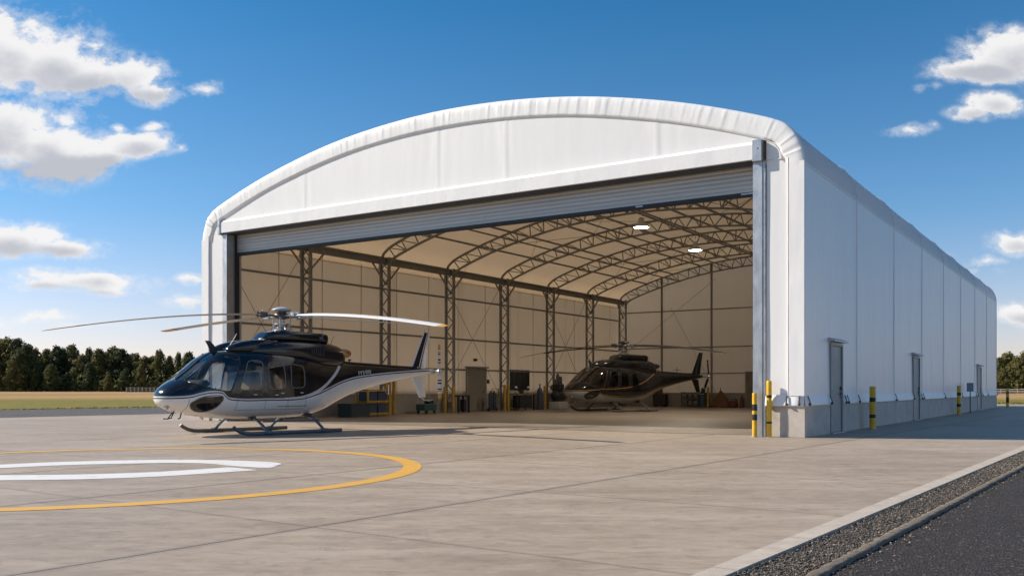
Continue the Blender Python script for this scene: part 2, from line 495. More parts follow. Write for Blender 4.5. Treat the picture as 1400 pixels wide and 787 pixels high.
def asphalt_mat(name, c, grain=60.0):
    m = bpy.data.materials.new(name); m.use_nodes = True; m.node_tree.nodes.clear()
    t = NT(m.node_tree); out = t.node('ShaderNodeOutputMaterial'); p = t.node('ShaderNodeBsdfPrincipled')
    t.l.new(p.outputs[0], out.inputs[0])
    pos = t.geo()
    vo = t.node('ShaderNodeTexVoronoi'); vo.inputs['Scale'].default_value = grain; t.l.new(pos, vo.inputs[0])
    big = t.noise(pos, .6, 6, .6); mid = t.noise(pos, 6, 4, .6)
    sp = t.sep(vo.outputs['Color'])
    base = t.ramp(sp[0], [(0,tuple(q*.55 for q in c)),(.7,c),(.93,tuple(q*1.5 for q in c)),(1,tuple(min(.4,q*4.2) for q in c))])
    base = t.mix(t.math('MULTIPLY', t.smooth(big,.4,.7), .35), base, col(tuple(q*.6 for q in c)))
    base = t.mix(t.math('MULTIPLY', t.smooth(mid,.5,.8), .3), base, col(tuple(q*1.6 for q in c)))
    t.l.new(base, p.inputs['Base Color']); p.inputs['Roughness'].default_value = .85
    p.inputs['Specular IOR Level'].default_value = .3
    t.l.new(t.bump(t.math('ADD', vo.outputs[0], t.math('MULTIPLY', mid, .4)), .9, .012), p.inputs['Normal'])
    return m

def field_mat():
    m = bpy.data.materials.new('field_grass'); m.use_nodes = True; m.node_tree.nodes.clear()
    t = NT(m.node_tree); out = t.node('ShaderNodeOutputMaterial'); p = t.node('ShaderNodeBsdfPrincipled')
    t.l.new(p.outputs[0], out.inputs[0])
    pos = t.geo(); x,y,z = t.sep(pos)[:]
    n1 = t.noise(t.mapping(pos, scale=(.35,1,1)), .05, 6, .6); n2 = t.noise(pos, .7, 6, .65); n3 = t.noise(pos, 5.0, 4, .7)
    k = t.math('ADD', y, t.math('MULTIPLY', t.math('SUBTRACT', n1, .5), 70.0))
    green = t.ramp(n2, [(.25,(.13,.12,.028)),(.5,(.205,.175,.042)),(.75,(.29,.22,.065))])
    dry = t.ramp(n2, [(.25,(.32,.19,.08)),(.5,(.43,.265,.115)),(.8,(.50,.34,.165))])
    base = t.mix(t.smooth(k, 92.0, 135.0), green, dry)
    base = t.mix(t.math('MULTIPLY', t.smooth(n1, .5, .64), t.smooth(k, 120.0, 190.0)), base, col((.15,.115,.05)))
    base = t.mix(t.math('MULTIPLY', t.smooth(n3, .4, .75), .15), base, col((.12,.095,.035)))
    t.l.new(base, p.inputs['Base Color']); p.inputs['Roughness'].default_value = .95
    p.inputs['Specular IOR Level'].default_value = .1
    t.l.new(t.bump(t.math('ADD', n3, n2), .6, .12), p.inputs['Normal'])
    return m

def sheet(name, pts, z, m):
    b = MB(); b.add([(p[0],p[1],z) for p in pts], [tuple(range(len(pts)))])
    o = b.build(name, m); 
    if o.data.polygons[0].normal.z < 0: o.data.flip_normals()
    return struct(o)

M_APRON = apron_mat(); M_ASPH = asphalt_mat('dark_asphalt', (.044,.037,.034), 60.0)
M_TAXI = asphalt_mat('grey_asphalt', (.095,.086,.080), 40.0); M_FIELD = field_mat()
sheet('ground', [(-3000,-400),(3000,-400),(3000,4500),(-3000,4500)], -.06, M_FIELD)

def en(g, n):      # point from along/across apron-edge coordinates
    return EDGE0 + G_AX*g + N_AX*n
# apron: right edge along G, back edge parallel to hangar rear, left edge along hangar depth
LA = Vector((-18.2,39.2,0)); TD = Vector((.6,.8,0)).normalized()
back0 = hw(0, 56.3)
def isect(p, d, q, e):
    k = d.x*e.y - d.y*e.x
    s = ((q.x-p.x)*e.y - (q.y-p.y)*e.x)/k
    return p + d*s
A1 = en(-14, 0); A2 = isect(EDGE0, G_AX, back0, E_AX); A3 = isect(LA, TD, back0, E_AX); A4 = LA - TD*60
sheet('apron', [A1, A2, A3, A4], 0.0, M_APRON)
# taxiway asphalt left of the apron
q = N_AX; TN = Vector((-TD.y, TD.x, 0))
sheet('taxiway', [LA-TD*60, LA-TD*60+TN*14.6, LA+TD*600+TN*14.6, LA+TD*600], -.012, M_TAXI)
# white concrete edge strip, gravel, kerb, asphalt on the right
M_STRIP = mat('edge_concrete', (.46,.395,.325), rough=.8, var=.14, vscale=5, bump=.4, bscale=70, dirt=(.36,.335,.30))
b = MB()
g0 = -13.0; k = 0
while g0 < 48:
    b.cbox((0,0,0),(1,1,1)) if False else None
    L = 1.48
    c0 = [en(g0+.006,0.0), en(g0+L-.006,0.0), en(g0+L-.006,.172), en(g0+.006,.172)]
    vs = [(p.x,p.y,-.05) for p in c0] + [(p.x,p.y,.006+random.uniform(0,.003)) for p in c0]
    b.add(vs, [(0,3,2,1),(4,5,6,7),(0,1,5,4),(1,2,6,5),(2,3,7,6),(3,0,4,7)])
    g0 += L
struct(b.build('edge_strip', M_STRIP))
sheet('gravel_bed', [en(-13,.165), en(48,.165), en(48,.62), en(-13,.62)], -.022, mat('gravel_bed', (.10,.09,.08), rough=.9, var=.5, vscale=60, bump=1.0, bscale=60))
sheet('road', [en(-30,.655), en(400,.655), en(400,60), en(-30,60)], -.014, M_ASPH)
# worn kerb between gravel and asphalt
b = MB()
def kerb_prof(g):
    w0 = .035*math.sin(g*1.7)*.3
    j = lambda s: (RNG.random()-.5)*s*.9
    return [(.565+j(.02),-.03),(.570+j(.02),.010+j(.012)),(.590+j(.012),.014+j(.012)),(.625+j(.012),.014+j(.012)),(.650+j(.02),.008+j(.012)),(.660+j(.03),-.03)]
rs = []
g = -13.0
while g < 48:
    rs.append([tuple(en(g + (RNG.random()-.5)*.02, n_) + Vector((0,0,z_))) for n_,z_ in kerb_prof(g)])
    g += .07 if g < 14 else .25
b.rings(rs, True, True)
struct(b.build('kerb', mat('old_kerb', (.17,.135,.102), rough=.9, var=.35, vscale=14, bump=.8, bscale=90, dirt=(.12,.105,.09)), smooth=True))

def rocks(name, n, place, m, smin, smax):
    """many small rough stones in one mesh"""
    base = np.array([(0,0,1),(.89,0,.45),(.28,.85,.45),(-.72,.53,.45),(-.72,-.53,.45),(.28,-.85,.45),
                     (.72,.53,-.45),(-.28,.85,-.45),(-.89,0,-.45),(-.28,-.85,-.45),(.72,-.53,-.45),(0,0,-1)])
    tri = np.array([(0,1,2),(0,2,3),(0,3,4),(0,4,5),(0,5,1),(1,6,2),(2,7,3),(3,8,4),(4,9,5),(5,10,1),
                    (6,7,2),(7,8,3),(8,9,4),(9,10,5),(10,6,1),(11,7,6),(11,8,7),(11,9,8),(11,10,9),(11,6,10)])
    V = []; Fc = []
    for i in range(n):
        c, sc = place(i)
        s = RNG.uniform(smin, smax)*sc
        v = base*RNG.uniform(.65,1.25,(12,1))*np.array([s*RNG.uniform(.7,1.3), s*RNG.uniform(.7,1.3), s*RNG.uniform(.5,.9)])
        a = RNG.uniform(0,6.28); ca,sa = math.cos(a),math.sin(a)
        v = v @ np.array([[ca,sa,0],[-sa,ca,0],[0,0,1]])
        V.append(v + np.array(c)); Fc.append(tri + i*12)
    me = bpy.data.meshes.new(name); me.from_pydata(np.concatenate(V).tolist(), [], np.concatenate(Fc).tolist())
    me.materials.append(m); o = bpy.data.objects.new(name, me); COL.objects.link(o); return o
def stone_mat():
    m = bpy.data.materials.new('stones'); m.use_nodes = True; m.node_tree.nodes.clear()
    t = NT(m.node_tree); out = t.node('ShaderNodeOutputMaterial'); p = t.node('ShaderNodeBsdfPrincipled')
    t.l.new(p.outputs[0], out.inputs[0])
    r = t.geo('Random Per Island')
    t.l.new(t.ramp(r, [(0,(.045,.037,.031)),(.45,(.095,.078,.064)),(.8,(.16,.132,.106)),(1,(.30,.25,.20))]), p.inputs['Base Color'])
    p.inputs['Roughness'].default_value = .9; return m
M_STONE = stone_mat()
def gr_place(i):
    g = -1.5 + 26*(RNG.random()**1.7); n_ = RNG.uniform(.186,.555)
    sc = 1.0 if g < 9 else 1.35
    q = en(g, n_); return (q.x,q.y,-.016+RNG.uniform(0,.012)), sc
o = struct(rocks('gravel', 20000, gr_place, M_STONE, .004, .011), 'stuff')
def cr_place(i):
    g = -1.5 + 20*(RNG.random()**1.5); n_ = .66 + abs(RNG.normal(0,.10))
    q = en(g, n_); return (q.x,q.y,-.010), 1.0
o = struct(rocks('loose_stones', 900, cr_place, M_STONE, .004, .011), 'stuff')

# painted markings
def paint_mat(name, c, wear=(.36,.28,.20)):
    m = bpy.data.materials.new(name); m.use_nodes = True; m.node_tree.nodes.clear()
    t = NT(m.node_tree); out = t.node('ShaderNodeOutputMaterial'); p = t.node('ShaderNodeBsdfPrincipled')
    t.l.new(p.outputs[0], out.inputs[0]); pos = t.geo()
    n = t.noise(pos, 5.0, 8, .7); n2 = t.noise(pos, 60.0, 3, .6); n3 = t.noise(pos, 1.1, 4, .6)
    f = t.math('MULTIPLY', t.smooth(t.math('ADD', t.math('MULTIPLY', n, .7), t.math('MULTIPLY', n2, .3)), .53, .66), .8)
    base = t.mix(t.math('MULTIPLY', t.smooth(n3,.4,.7), .25), col(c), col(tuple(q*.8 for q in c)))
    t.l.new(t.mix(f, base, col(wear)), p.inputs['Base Color'])
    p.inputs['Roughness'].default_value = .6; return m
M_LINEY = paint_mat('line_yellow', (.70,.37,.05)); M_LINEW = paint_mat('line_white', (.74,.725,.70))
C0 = Vector((-6.01,13.2,0))
b = MB(); N = 160; vs = []; fs = []
for i in range(N):
    a = 2*PI*i/N
    for r in (4.70, 4.43): vs.append((C0.x+r*math.cos(a), C0.y+r*math.sin(a), .004))
for i in range(N):
    j = (i+1) % N; fs.append((2*i, 2*i+1, 2*j+1, 2*j))
b.add(vs, fs); o = b.build('yellow_ring_marking', M_LINEY)
o.data.flip_normals() if o.data.polygons[0].normal.z < 0 else None
struct(o)
def band(name, outer, inner, m):
    """painted band between two traced lines on the ground"""
    def res(pts, n):
        G_ = [ground(*p) for p in pts]; P = []
        for i in range(len(G_)-1):
            a0 = G_[max(i-1,0)]; a1 = G_[i]; a2 = G_[i+1]; a3 = G_[min(i+2,len(G_)-1)]
            for k in range(6):
                t = k/6; P.append(.5*((2*a1)+(a2-a0)*t+(2*a0-5*a1+4*a2-a3)*t*t+(3*a1-a0-3*a2+a3)*t**3))
        P.append(G_[-1]); L = [0]
        for a,c in zip(P,P[1:]): L.append(L[-1]+(c-a).length)
        out = []
        for i in range(n):
            s = L[-1]*i/(n-1)
            k = max(j for j in range(len(L)) if L[j] <= s+1e-9); k = min(k, len(P)-2)
            f = (s-L[k])/(L[k+1]-L[k]); out.append(P[k].lerp(P[k+1], f))
        return out
    A = res(outer, 160); B = res(inner, 160)
    b = MB(); vs = []
    for p,q in zip(A,B): vs += [(p.x,p.y,.004),(q.x,q.y,.004)]
    b.add(vs, [(2*i,2*i+1,2*i+3,2*i+2) for i in range(159)])
    o = b.build(name, m)
    if o.data.polygons[0].normal.z < 0: o.data.flip_normals()
    return struct(o)
band('white_marking', [(-260,648),(-160,641),(-60,637),(0,634.8),(90,631),(190,628.6),(260,628.2),(320,629.3),(355,630.6),(376,632),(385,633.6),(380,635.6)],
                      [(-200,650),(-130,645),(-50,641),(0,639.6),(90,635.6),(190,633.2),(250,632.6),(286,633.6),(312,636.2),(340,638.2),(368,639.2),(380,635.7)], M_LINEW)
band('white_marking', [(-240,652),(-170,651.5),(-60,649.8),(0,649.4),(110,648.3),(200,645.5),(270,641.5),(305,639),(318,638.9),(351,642.2)],
                      [(-262,652),(-180,657.5),(-60,657),(0,656.4),(110,655),(210,651.5),(290,646.5),(330,643.8),(352,642.4)], M_LINEW)

# ------------------------------------------------------------------ hangar
DEPTH = 42.0; INNER = 33.25
PROFILE = [(0,.0),(0,6.45),(.03,6.72),(.10,6.95),(.23,7.20),(.45,7.44),(.78,7.62),(2.1,8.10),(3.7,8.56),(6.1,9.07),(8.4,9.35),(HALF,9.45)]
def catmull(pts, per=8):
    P = [Vector((p[0],p[1],0)) for p in pts]; out = []
    for i in range(len(P)-1):
        p0 = P[i-1] if i else P[0]; p1 = P[i]; p2 = P[i+1]; p3 = P[i+2] if i+2 < len(P) else Vector((2*HALF-P[-2].x, P[-2].y, 0))
        # centripetal
        t0=0; t1=t0+max((p1-p0).length,1e-4)**.5; t2=t1+max((p2-p1).length,1e-4)**.5; t3=t2+max((p3-p2).length,1e-4)**.5
        for k in range(per):
            t = t1+(t2-t1)*k/per
            a1 = p0*((t1-t)/(t1-t0))+p1*((t-t0)/(t1-t0)); a2 = p1*((t2-t)/(t2-t1))+p2*((t-t1)/(t2-t1)); a3 = p2*((t3-t)/(t3-t2))+p3*((t-t2)/(t3-t2))
            b1 = a1*((t2-t)/(t2-t0))+a2*((t-t0)/(t2-t0)); b2 = a2*((t3-t)/(t3-t1))+a3*((t-t1)/(t3-t1))
            out.append(b1*((t2-t)/(t2-t1))+b2*((t-t1)/(t2-t1)))
    out.append(P[-1])
    return out
_half = catmull(PROFILE[1:], 10)
_left = [Vector((-HALF+p.x, p.y, 0)) for p in _half]
ARCH = _left + [Vector((-p.x, p.y, 0)) for p in reversed(_left[:-1])]       # from left eave over to right eave
def resample(P, n):
    L = [0]
    for a,c in zip(P,P[1:]): L.append(L[-1]+(c-a).length)
    out = []; k = 0
    for i in range(n):
        s = L[-1]*i/(n-1)
        while k < len(P)-2 and L[k+1] < s: k += 1
        out.append(P[k].lerp(P[k+1], min(1,max(0,(s-L[k])/max(L[k+1]-L[k],1e-9)))))
    return out, L[-1]
def offset(P, d):
    """inward offset of the arch"""
    out = []
    for i,p in enumerate(P):
        t = (P[min(i+1,len(P)-1)]-P[max(i-1,0)]).normalized()
        out.append(p + Vector((t.y,-t.x,0))*d)
    return out
def inset_curve(d, n=240):
    A,_ = resample(ARCH, n); Q = offset(A, d)
    # drop points folded over at tight corners
    out = [Q[0]]
    for q in Q[1:]:
        if q.x > out[-1].x - 1e-6: out.append(q)
    return out
def z_on(curve, x):
    if x <= curve[0].x: return curve[0].y
    for a,c in zip(curve,curve[1:]):
        if a.x <= x <= c.x: return a.y + (c.y-a.y)*((x-a.x)/max(c.x-a.x,1e-9))
    return curve[-1].y

H = empty('hangar', 'large white fabric arched hangar with its wide shutter door raised', 'hangar', H_ORG, H_ROT)
PL = .74                              # plinth height
JR, JL = HALF-1.0, -9.62              # opening edges

# side walls and roof skin -------------------------------------------------
def shell(name, pts, y0, y1, m, d=0.0, seams=(), sr=.018, closed_bottom=False, flip=False):
    b = MB(); Q = offset(pts, d) if d else pts
    ny = 43
    vs = []; fs = []
    for j in range(ny):
        y = y0+(y1-y0)*j/(ny-1)
        # cloth sags a touch between the frames
        sag = .02*math.sin(PI*((y % 5.25)/5.25))
        for i,p in enumerate(Q):
            t = (Q[min(i+1,len(Q)-1)]-Q[max(i-1,0)]).normalized()
            k = sag*min(1, i/4, (len(Q)-1-i)/4)
            vs.append((p.x + t.y*k, y, p.y - t.x*k))
    n = len(Q)
    for j in range(ny-1):
        for i in range(n-1): fs.append((j*n+i, j*n+i+1, (j+1)*n+i+1, (j+1)*n+i))
    b.add(vs, fs)
    for ys in seams:
        vs = []; fs = []
        for i,p in enumerate(Q):
            t = (Q[min(i+1,len(Q)-1)]-Q[max(i-1,0)]).normalized(); nx,nz = -t.y, t.x
            for dy,h in ((-.035,-.004),(-.02,sr),(.02,sr),(.035,-.004)): vs.append((p.x+nx*h, ys+dy, p.y+nz*h))
        for i in range(n-1):
            for q in range(3): fs.append((i*4+q, i*4+q+1, i*4+q+5, i*4+q+4))
        b.add(vs, fs)
    return b
SEAMS = [5.25*k for k in range(1,8)] + [41.9]
roofP,_ = resample(ARCH, 120)
M_TAUT = fabric_mat('taut_fabric', (.79,.785,.775), bump_s=.10, var=.04)
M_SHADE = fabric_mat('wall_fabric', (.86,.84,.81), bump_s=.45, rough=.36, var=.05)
M_SIDE = fabric_mat('side_fabric', (.80,.795,.785), trans=.15, tcol=(.95,.85,.70))
rb = shell('roof_cover', roofP, .10, DEPTH, M_ROOF, 0, SEAMS)
rb.build('roof_cover', M_ROOF, H, angle=50)
for sgn in (-1,1):
    P = [Vector((sgn*HALF, PL+.22+(6.45-PL-.22)*i/14, 0)) for i in range(15)]
    if sgn > 0: P = P[::-1]
    b = shell('side_wall', P, .02, DEPTH, M_WHITE, 0, SEAMS)
    # horizontal weld line at the eave
    b.box(sgn*HALF-.012, sgn*HALF+.012, .03, DEPTH, 6.43, 6.465)
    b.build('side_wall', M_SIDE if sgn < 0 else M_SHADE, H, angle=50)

# rear wall closing the building
b = MB(); vs = []; n = len(roofP)
poly = [(p.x, DEPTH-.01, p.y) for p in roofP] + [(HALF, DEPTH-.01, .02), (-HALF, DEPTH-.01, .02)]
b.add(poly, [tuple(range(len(poly)))]); b.build('rear_wall', M_ROOF, H)

# puckered hem rolling from the gable over the roof edge ---------------------
def fold(s, L):
    """pleat height along the hem: tight radial folds near the corners, slack ripples over the crown"""
    f = 0.0
    for c,wd,am in FOLDS:
        d = (s-c)/wd
        if abs(d) < 3: f += am*(1-abs(d)/3)**2*(1 if d < 0 else max(-.4, 1-1.4*d))
    return f
FOLDS = []
_r = np.random.default_rng(4); _s = .35
while _s < 24.5:
    _e = min(_s, 24.6-_s); _k = math.exp(-((_e-1.0)/.75)**2)
    FOLDS.append((_s, _r.uniform(.035,.11)*(1-.45*_k), (.0016+.0060*_r.random()**2)*(1+4.2*_k)*(1 if _r.random() < .8 else -.6)))
    _s += _r.uniform(.07,.40)*(1-.5*_k)
HEM = .54
A,LA_ = resample(ARCH, 720)
ks = [(HEM+.01,.05),(HEM,.012),(HEM-.010,-.014),(.47,-.018),(.38,-.020),(.28,-.022),(.19,-.021),(.11,-.016),(.055,-.002),(.020,.03),(.002,.085),(-.007,.15),(-.007,.34)]
b = MB(); vs = []; fs = []; nk = len(ks)
for i,p in enumerate(A):
    t = (A[min(i+1,len(A)-1)]-A[max(i-1,0)]).normalized(); nx,nz = t.y,-t.x
    s = LA_*i/(len(A)-1); fo = fold(s, LA_)
    corner = math.exp(-((min(s,LA_-s)-.9)/.6)**2)
    blend = min(1, min(s,LA_-s)/.5); roll = 1-.62*math.exp(-(min(s,LA_-s)/1.9)**4)
    for k,(off,y) in enumerate(ks):
        wgt = math.sin(PI*min(1,max(0,(k-1)/(nk-3))))
        o = off*(1-.12*corner)
        o = o*blend + off*.7*(1-blend)
        yy = y*blend + (y if y < 0 else y*.5)*(1-blend)
        if yy > 0 and k > 3: yy *= roll
        yy -= fo*wgt*1.3*blend
        z = p.y+nz*o + fo*wgt*.4*nz*-1
        vs.append((p.x+nx*o, yy, z))
for i in range(len(A)-1):
    for k in range(nk-1): fs.append((i*nk+k, i*nk+k+1, (i+1)*nk+k+1, (i+1)*nk+k))
b.add(vs, fs)
b.build('roof_hem', M_WHITE, H, smooth=True)
# the narrow corner strips under the hem
for sgn in (-1,1):
    b = MB()
    for (wid, y) in ((.365,-.022),):
        z0, z1 = PL-.0, 6.5
        x0, x1 = sgn*(HALF-.37), sgn*(HALF+.004)
        rs = []
        for i in range(28):
            z = PL+.24+(z1-PL-.24)*i/27; wv = .002*math.sin(z*5.1)+.001*math.sin(z*13)
            rs.append([(x0, .06, z),(x0, y*.2, z),(x0+sgn*.008, y+wv, z),(x1-sgn*.18, y+wv, z),(x1-sgn*.006, y+.001, z),(x1, y+.006, z),(x1, .06, z)])
        b.rings(rs, True, True, closed=False)
        # laced welt beside it
        b.tube([(x0-sgn*.015,-.012,PL+.24),(x0-sgn*.015,-.012,6.62)], .016, 6)
    b.build('corner_strip', M_WHITE, H, angle=18)

# gable cloth above and beside the door -------------------------------------
INS = inset_curve(HEM-.03)
SEAMX = [front_x(415), front_x(597), front_x(690), front_x(897)]
b = MB(); vs = []; fs = []
xs = sorted(set([round(-10.43+20.86*i/300,4) for i in range(301)]))
rows = 34
def gab_y(x, z):
    y = .03
    for sx in SEAMX:
        dx = x-sx
        y -= .010*math.exp(-(dx/.03)**2)
        lean = dx + (z-8)*.10*math.sin(sx*3)
        y += .003*math.sin(lean*14)*math.exp(-(lean/.40)**2)*min(1,max(0,(z-6.9)/1.0))
    y += .003*math.sin(x*1.1+z*1.6)
    return y
for x in xs:
    zl = 6.75 if JL-.02 < x < JR+.02 else PL+.05
    zt = z_on(ARCH, x)-.20
    for r in range(rows):
        z = zl+(zt-zl)*r/(rows-1); vs.append((x, gab_y(x,z), z))
for i in range(len(xs)-1):
    a = JL-.02 < xs[i] < JR+.02; c = JL-.02 < xs[i+1] < JR+.02
    if a != c: continue
    for r in range(rows-1): fs.append((i*rows+r,(i+1)*rows+r,(i+1)*rows+r+1,i*rows+r+1))
b.add(vs, fs)
# horizontal weld by the right corner, and a stitched line under the hem
b.box(JR+.02, HALF-.39, .018, .034, 6.60, 6.625)
b.tube([(p.x,.012,p.y-.012) for p in INS[::3]], .011, 6)
b.build('gable_wall', M_TAUT, H, smooth=True)
# back of the gable (inside face)
b = MB(); vs = []; fs = []
xs2 = [-10.6+21.2*i/80 for i in range(81)]
for x in xs2:
    zl = 6.75 if JL-.02 < x < JR+.02 else .02
    vs += [(x,.24,zl),(x,.24,z_on(INS,x)+.3)]
for i in range(80): fs.append((2*i,2*i+2,2*i+3,2*i+1))
b.add(vs,fs); b.build('gable_liner', M_LINER, H)

# header beam over the door ---------------------------------------------------
b = MB()
b.add([(JL-.1,-.10,6.66),(9.56,-.10,6.66),(9.56,-.10,7.02),(JL-.1,-.10,7.02),(JL-.1,.05,7.13),(9.56,.05,7.13),
       (JL-.1,.30,7.13),(9.56,.30,7.13),(JL-.1,.30,6.66),(9.56,.30,6.66)],
      [(0,1,2,3),(3,2,5,4),(4,5,7,6),(6,7,9,8),(8,9,1,0),(0,3,4,6,8),(1,9,7,5,2)])
b.build('header', M_WHITE, H)
b = MB(); b.box(JL-.05, 9.60, .0, .30, 6.60, 6.655); b.build('header_track', M_DARK, H)
for x0,x1 in ((JL-.18,JL-.06),(9.57,JR+.02)):
    b = MB(); b.cbox(((x0+x1)/2,.04,6.86),(x1-x0,.34,.52),.012)
    b.lathe([(.02,-.145),(.02,-.128)], ((x0+x1)/2, .0, 6.92), 10, 'y'); b.build('header_bracket', M_GALV, H)

# roller shutter -------------------------------------------------------------
b = MB(); vs = []; fs = []
prof = []
z = 5.98
while z < 6.78:
    for dz,dy in ((0,.0),(.012,-.006),(.05,-.010),(.088,-.006),(.10,0)): prof.append((z+dz, .40+dy))
    z += .112
for z,y in prof: vs += [(JL+.02,y,z),(9.60,y,z)]
for i in range(len(prof)-1): fs.append((2*i,2*i+1,2*i+3,2*i+2))
b.add(vs,fs); b.box(JL+.02,9.60,.43,.45,5.95,6.9)
SH = b.build('shutter_door', M_SLAT, H)
b = MB(); b.box(JL+.02,9.60,.355,.455,5.90,5.985); b.tube([(JL+.02,.405,5.895),(9.6,.405,5.895)], .032, 8)
b.build('bottom_rail', M_RUBBER, SH)
for x in (front_x(866), front_x(1012), front_x(1022)): b = MB(); b.box(x-.10,x+.10,.345,.36,5.93,5.965); b.build('rail_catch', M_GALV, SH)

# door posts ----------------------------------------------------------------
for x0,x1,side in ((JL-.02,JL+.20,-1),(9.56,JR,1)):
    b = MB()
    b.box(x0,x1,-.03,-.018,0,6.60); b.box(x0,x1,.62,.632,0,6.62)
    xi = x1 if side < 0 else x0
    b.box(min(x0,x1)+.002, max(x0,x1)-.002, -.018,.62,0.001,6.598)
    # flange and bolt row
    xo = x0 if side < 0 else x1
    b.box(xo-(.012 if side<0 else 0), xo+(0 if side<0 else .075), -.012,-.004,0,6.6)
    zz = .3
    while zz < 6.5:
        b.lathe([(.012,-.022),(.012,-.012)], (xo+side*.04, 0, zz), 6, 'y'); zz += .32
    P_ = b.build('door_post', M_GALV, H)
    b = MB(); xi2 = xi + (.0 if side<0 else -.0)
    b.box(xi2+(.001 if side<0 else -.05), xi2+(.05 if side<0 else -.001), .32,.50,0,6.6); b.build('guide_rail', M_RUBBER, P_)

# plinth and flared skirt ------------------------------------------------------
DOORS = [(2.30,3.55),(13.85,15.2),(32.35,34.15)]
b = MB()
def seg(y0,y1,x0,x1): b.box(x0,x1,y0,y1,0,PL)
cur = .0
pieces = []
for d0,d1 in DOORS: pieces.append((cur,d0-.02)); cur = d1+.02
pieces.append((cur, DEPTH))
for y0,y1 in pieces:
    y = y0
    while y < y1-.05:      # cast in lengths with open joints
        e = min(y+3.5, y1); b.cbox((HALF-.11,(y+e)/2,PL/2),(.26,e-y-.012,PL),.008); y = e
y = 0
while y < DEPTH: b.cbox((-HALF+.11,y+1.75,PL/2),(.26,3.49,PL),.008); y += 3.5
b.cbox((HALF-.20,.105,PL/2+.001),(.435,.25,PL+.004),.008)
b.cbox((-HALF+.20,.105,PL/2+.001),(.435,.25,PL+.004),.008)
b.cbox((JR+.31,.14,PL/2),(.60,.22,PL-.004),.006)
b.cbox((JL-.42,.14,PL/2),(.76,.22,PL-.004),.006)
b.cbox((0,DEPTH-.1,PL/2),(2*HALF-.3,.24,PL),.008)
b.build('plinth', M_PLINTH, H)
def skirt(b, pts, out):
    """flared cloth strip: pts = list of base points, out = outward unit"""
    rs = []
    for i,p in enumerate(pts):
        p = Vector(p); wv = .010*math.sin(i*1.9)+.006*math.sin(i*4.3)
        rs.append([p+Vector((0,0,.27)), p+out*.02+Vector((0,0,.20)), p+out*(.065+wv*.6)+Vector((0,0,.03+wv*.3)), p+out*(.065+wv*.6)+Vector((0,0,.012)), p+out*.02+Vector((0,0,.0))])
    b.rings(rs, True, True, closed=False)
b = MB(); X = Vector((1,0,0)); Yn = Vector((0,-1,0))
for y0,y1 in pieces:
    n = max(3,int((y1-y0)/.35)); skirt(b, [(HALF, y0+(y1-y0)*i/n, PL-.005) for i in range(n+1)], X)
n = 100; skirt(b, [(-HALF, DEPTH*i/n, PL-.005) for i in range(n+1)], -X)
n = 4; skirt(b, [(JR+.08+(HALF-JR-.08)*i/n, .0, PL-.005) for i in range(n+1)], Yn)
skirt(b, [(-HALF+(JL-.06+HALF)*i/n, .0, PL-.005) for i in range(n+1)], Yn)
b.build('skirt', M_WHITE, H, smooth=True)
def clip(p, out):
    b = MB(); p = Vector(p); s = out.cross(Vector((0,0,1)))
    a = p+out*.04; b.bar(a+Vector((0,0,.24)), a+out*.075+Vector((0,0,.03)), .03, .02)
    b.cbox(tuple(p+out*.082+Vector((0,0,.04))),(.045,.045,.06),.006)
    b.build('skirt_clip', M_DARK, H)
for y in [.14]+SEAMS[:-1]+[DOORS[0][0]-.12, DOORS[0][1]+.14, DOORS[1][0]-.12, DOORS[1][1]+.14, DOORS[2][0]-.14, DOORS[2][1]+.14, 3.95, 41.8]: clip((HALF,y,PL),X)
for x in (HALF-.10, HALF-.40): clip((x,0,PL),Yn)

# side service doors -------------------------------------------------------------
for k,(d0,d1) in enumerate(DOORS):
    top = 2.26
    b = MB()
    b.box(HALF-.06,HALF+.035,d0,d0+.07,0,top+.06); b.box(HALF-.06,HALF+.035,d1-.07,d1,0,top+.06); b.box(HALF-.06,HALF+.035,d0+.07,d1-.07,top,top+.06)
    D_ = MB(); D_.cbox((HALF-.025,(d0+d1)/2,top/2+.01),(.05,d1-d0-.15,top-.03),.006)
    D_ = D_.build('service_door', M_DOOR, H)
    b.build('frame', M_DOOR, D_)
    b = MB(); b.add([(HALF-.02,d0-.12,top+.20),(HALF-.02,d1+.12,top+.20),(HALF+.15,d1+.12,top+.13),(HALF+.15,d0-.12,top+.13),
                     (HALF-.02,d0-.12,top+.10),(HALF-.02,d1+.12,top+.10),(HALF+.15,d1+.12,top+.10),(HALF+.15,d0-.12,top+.10)],
                    [(0,1,2,3),(7,6,5,4),(3,2,6,7),(0,3,7,4),(1,5,6,2),(0,4,5,1)])
    b.build('canopy', M_GALV, D_)
    b = MB(); hy = d1-.20; b.tube([(HALF+.0,hy,1.02),(HALF+.07,hy,1.02),(HALF+.07,hy-.13,1.02)], .013, 8)
    b.cbox((HALF+.006,hy,1.0),(.012,.05,.20),.003); b.cbox((HALF+.02,hy+.02,1.16),(.05,.07,.09),.008)
    b.build('handle', M_DARK, D_)
    for z in (.3,1.2,2.0): b = MB(); b.lathe([(.016,-.06),(.016,.06)], (HALF+.03,d0+.075,z), 8); b.build('hinge', M_GALV, D_)
    b = MB(); b.box(HALF-.05,HALF+.10,d0,d1,.002,.025); b.build('threshold', M_GALV, D_)

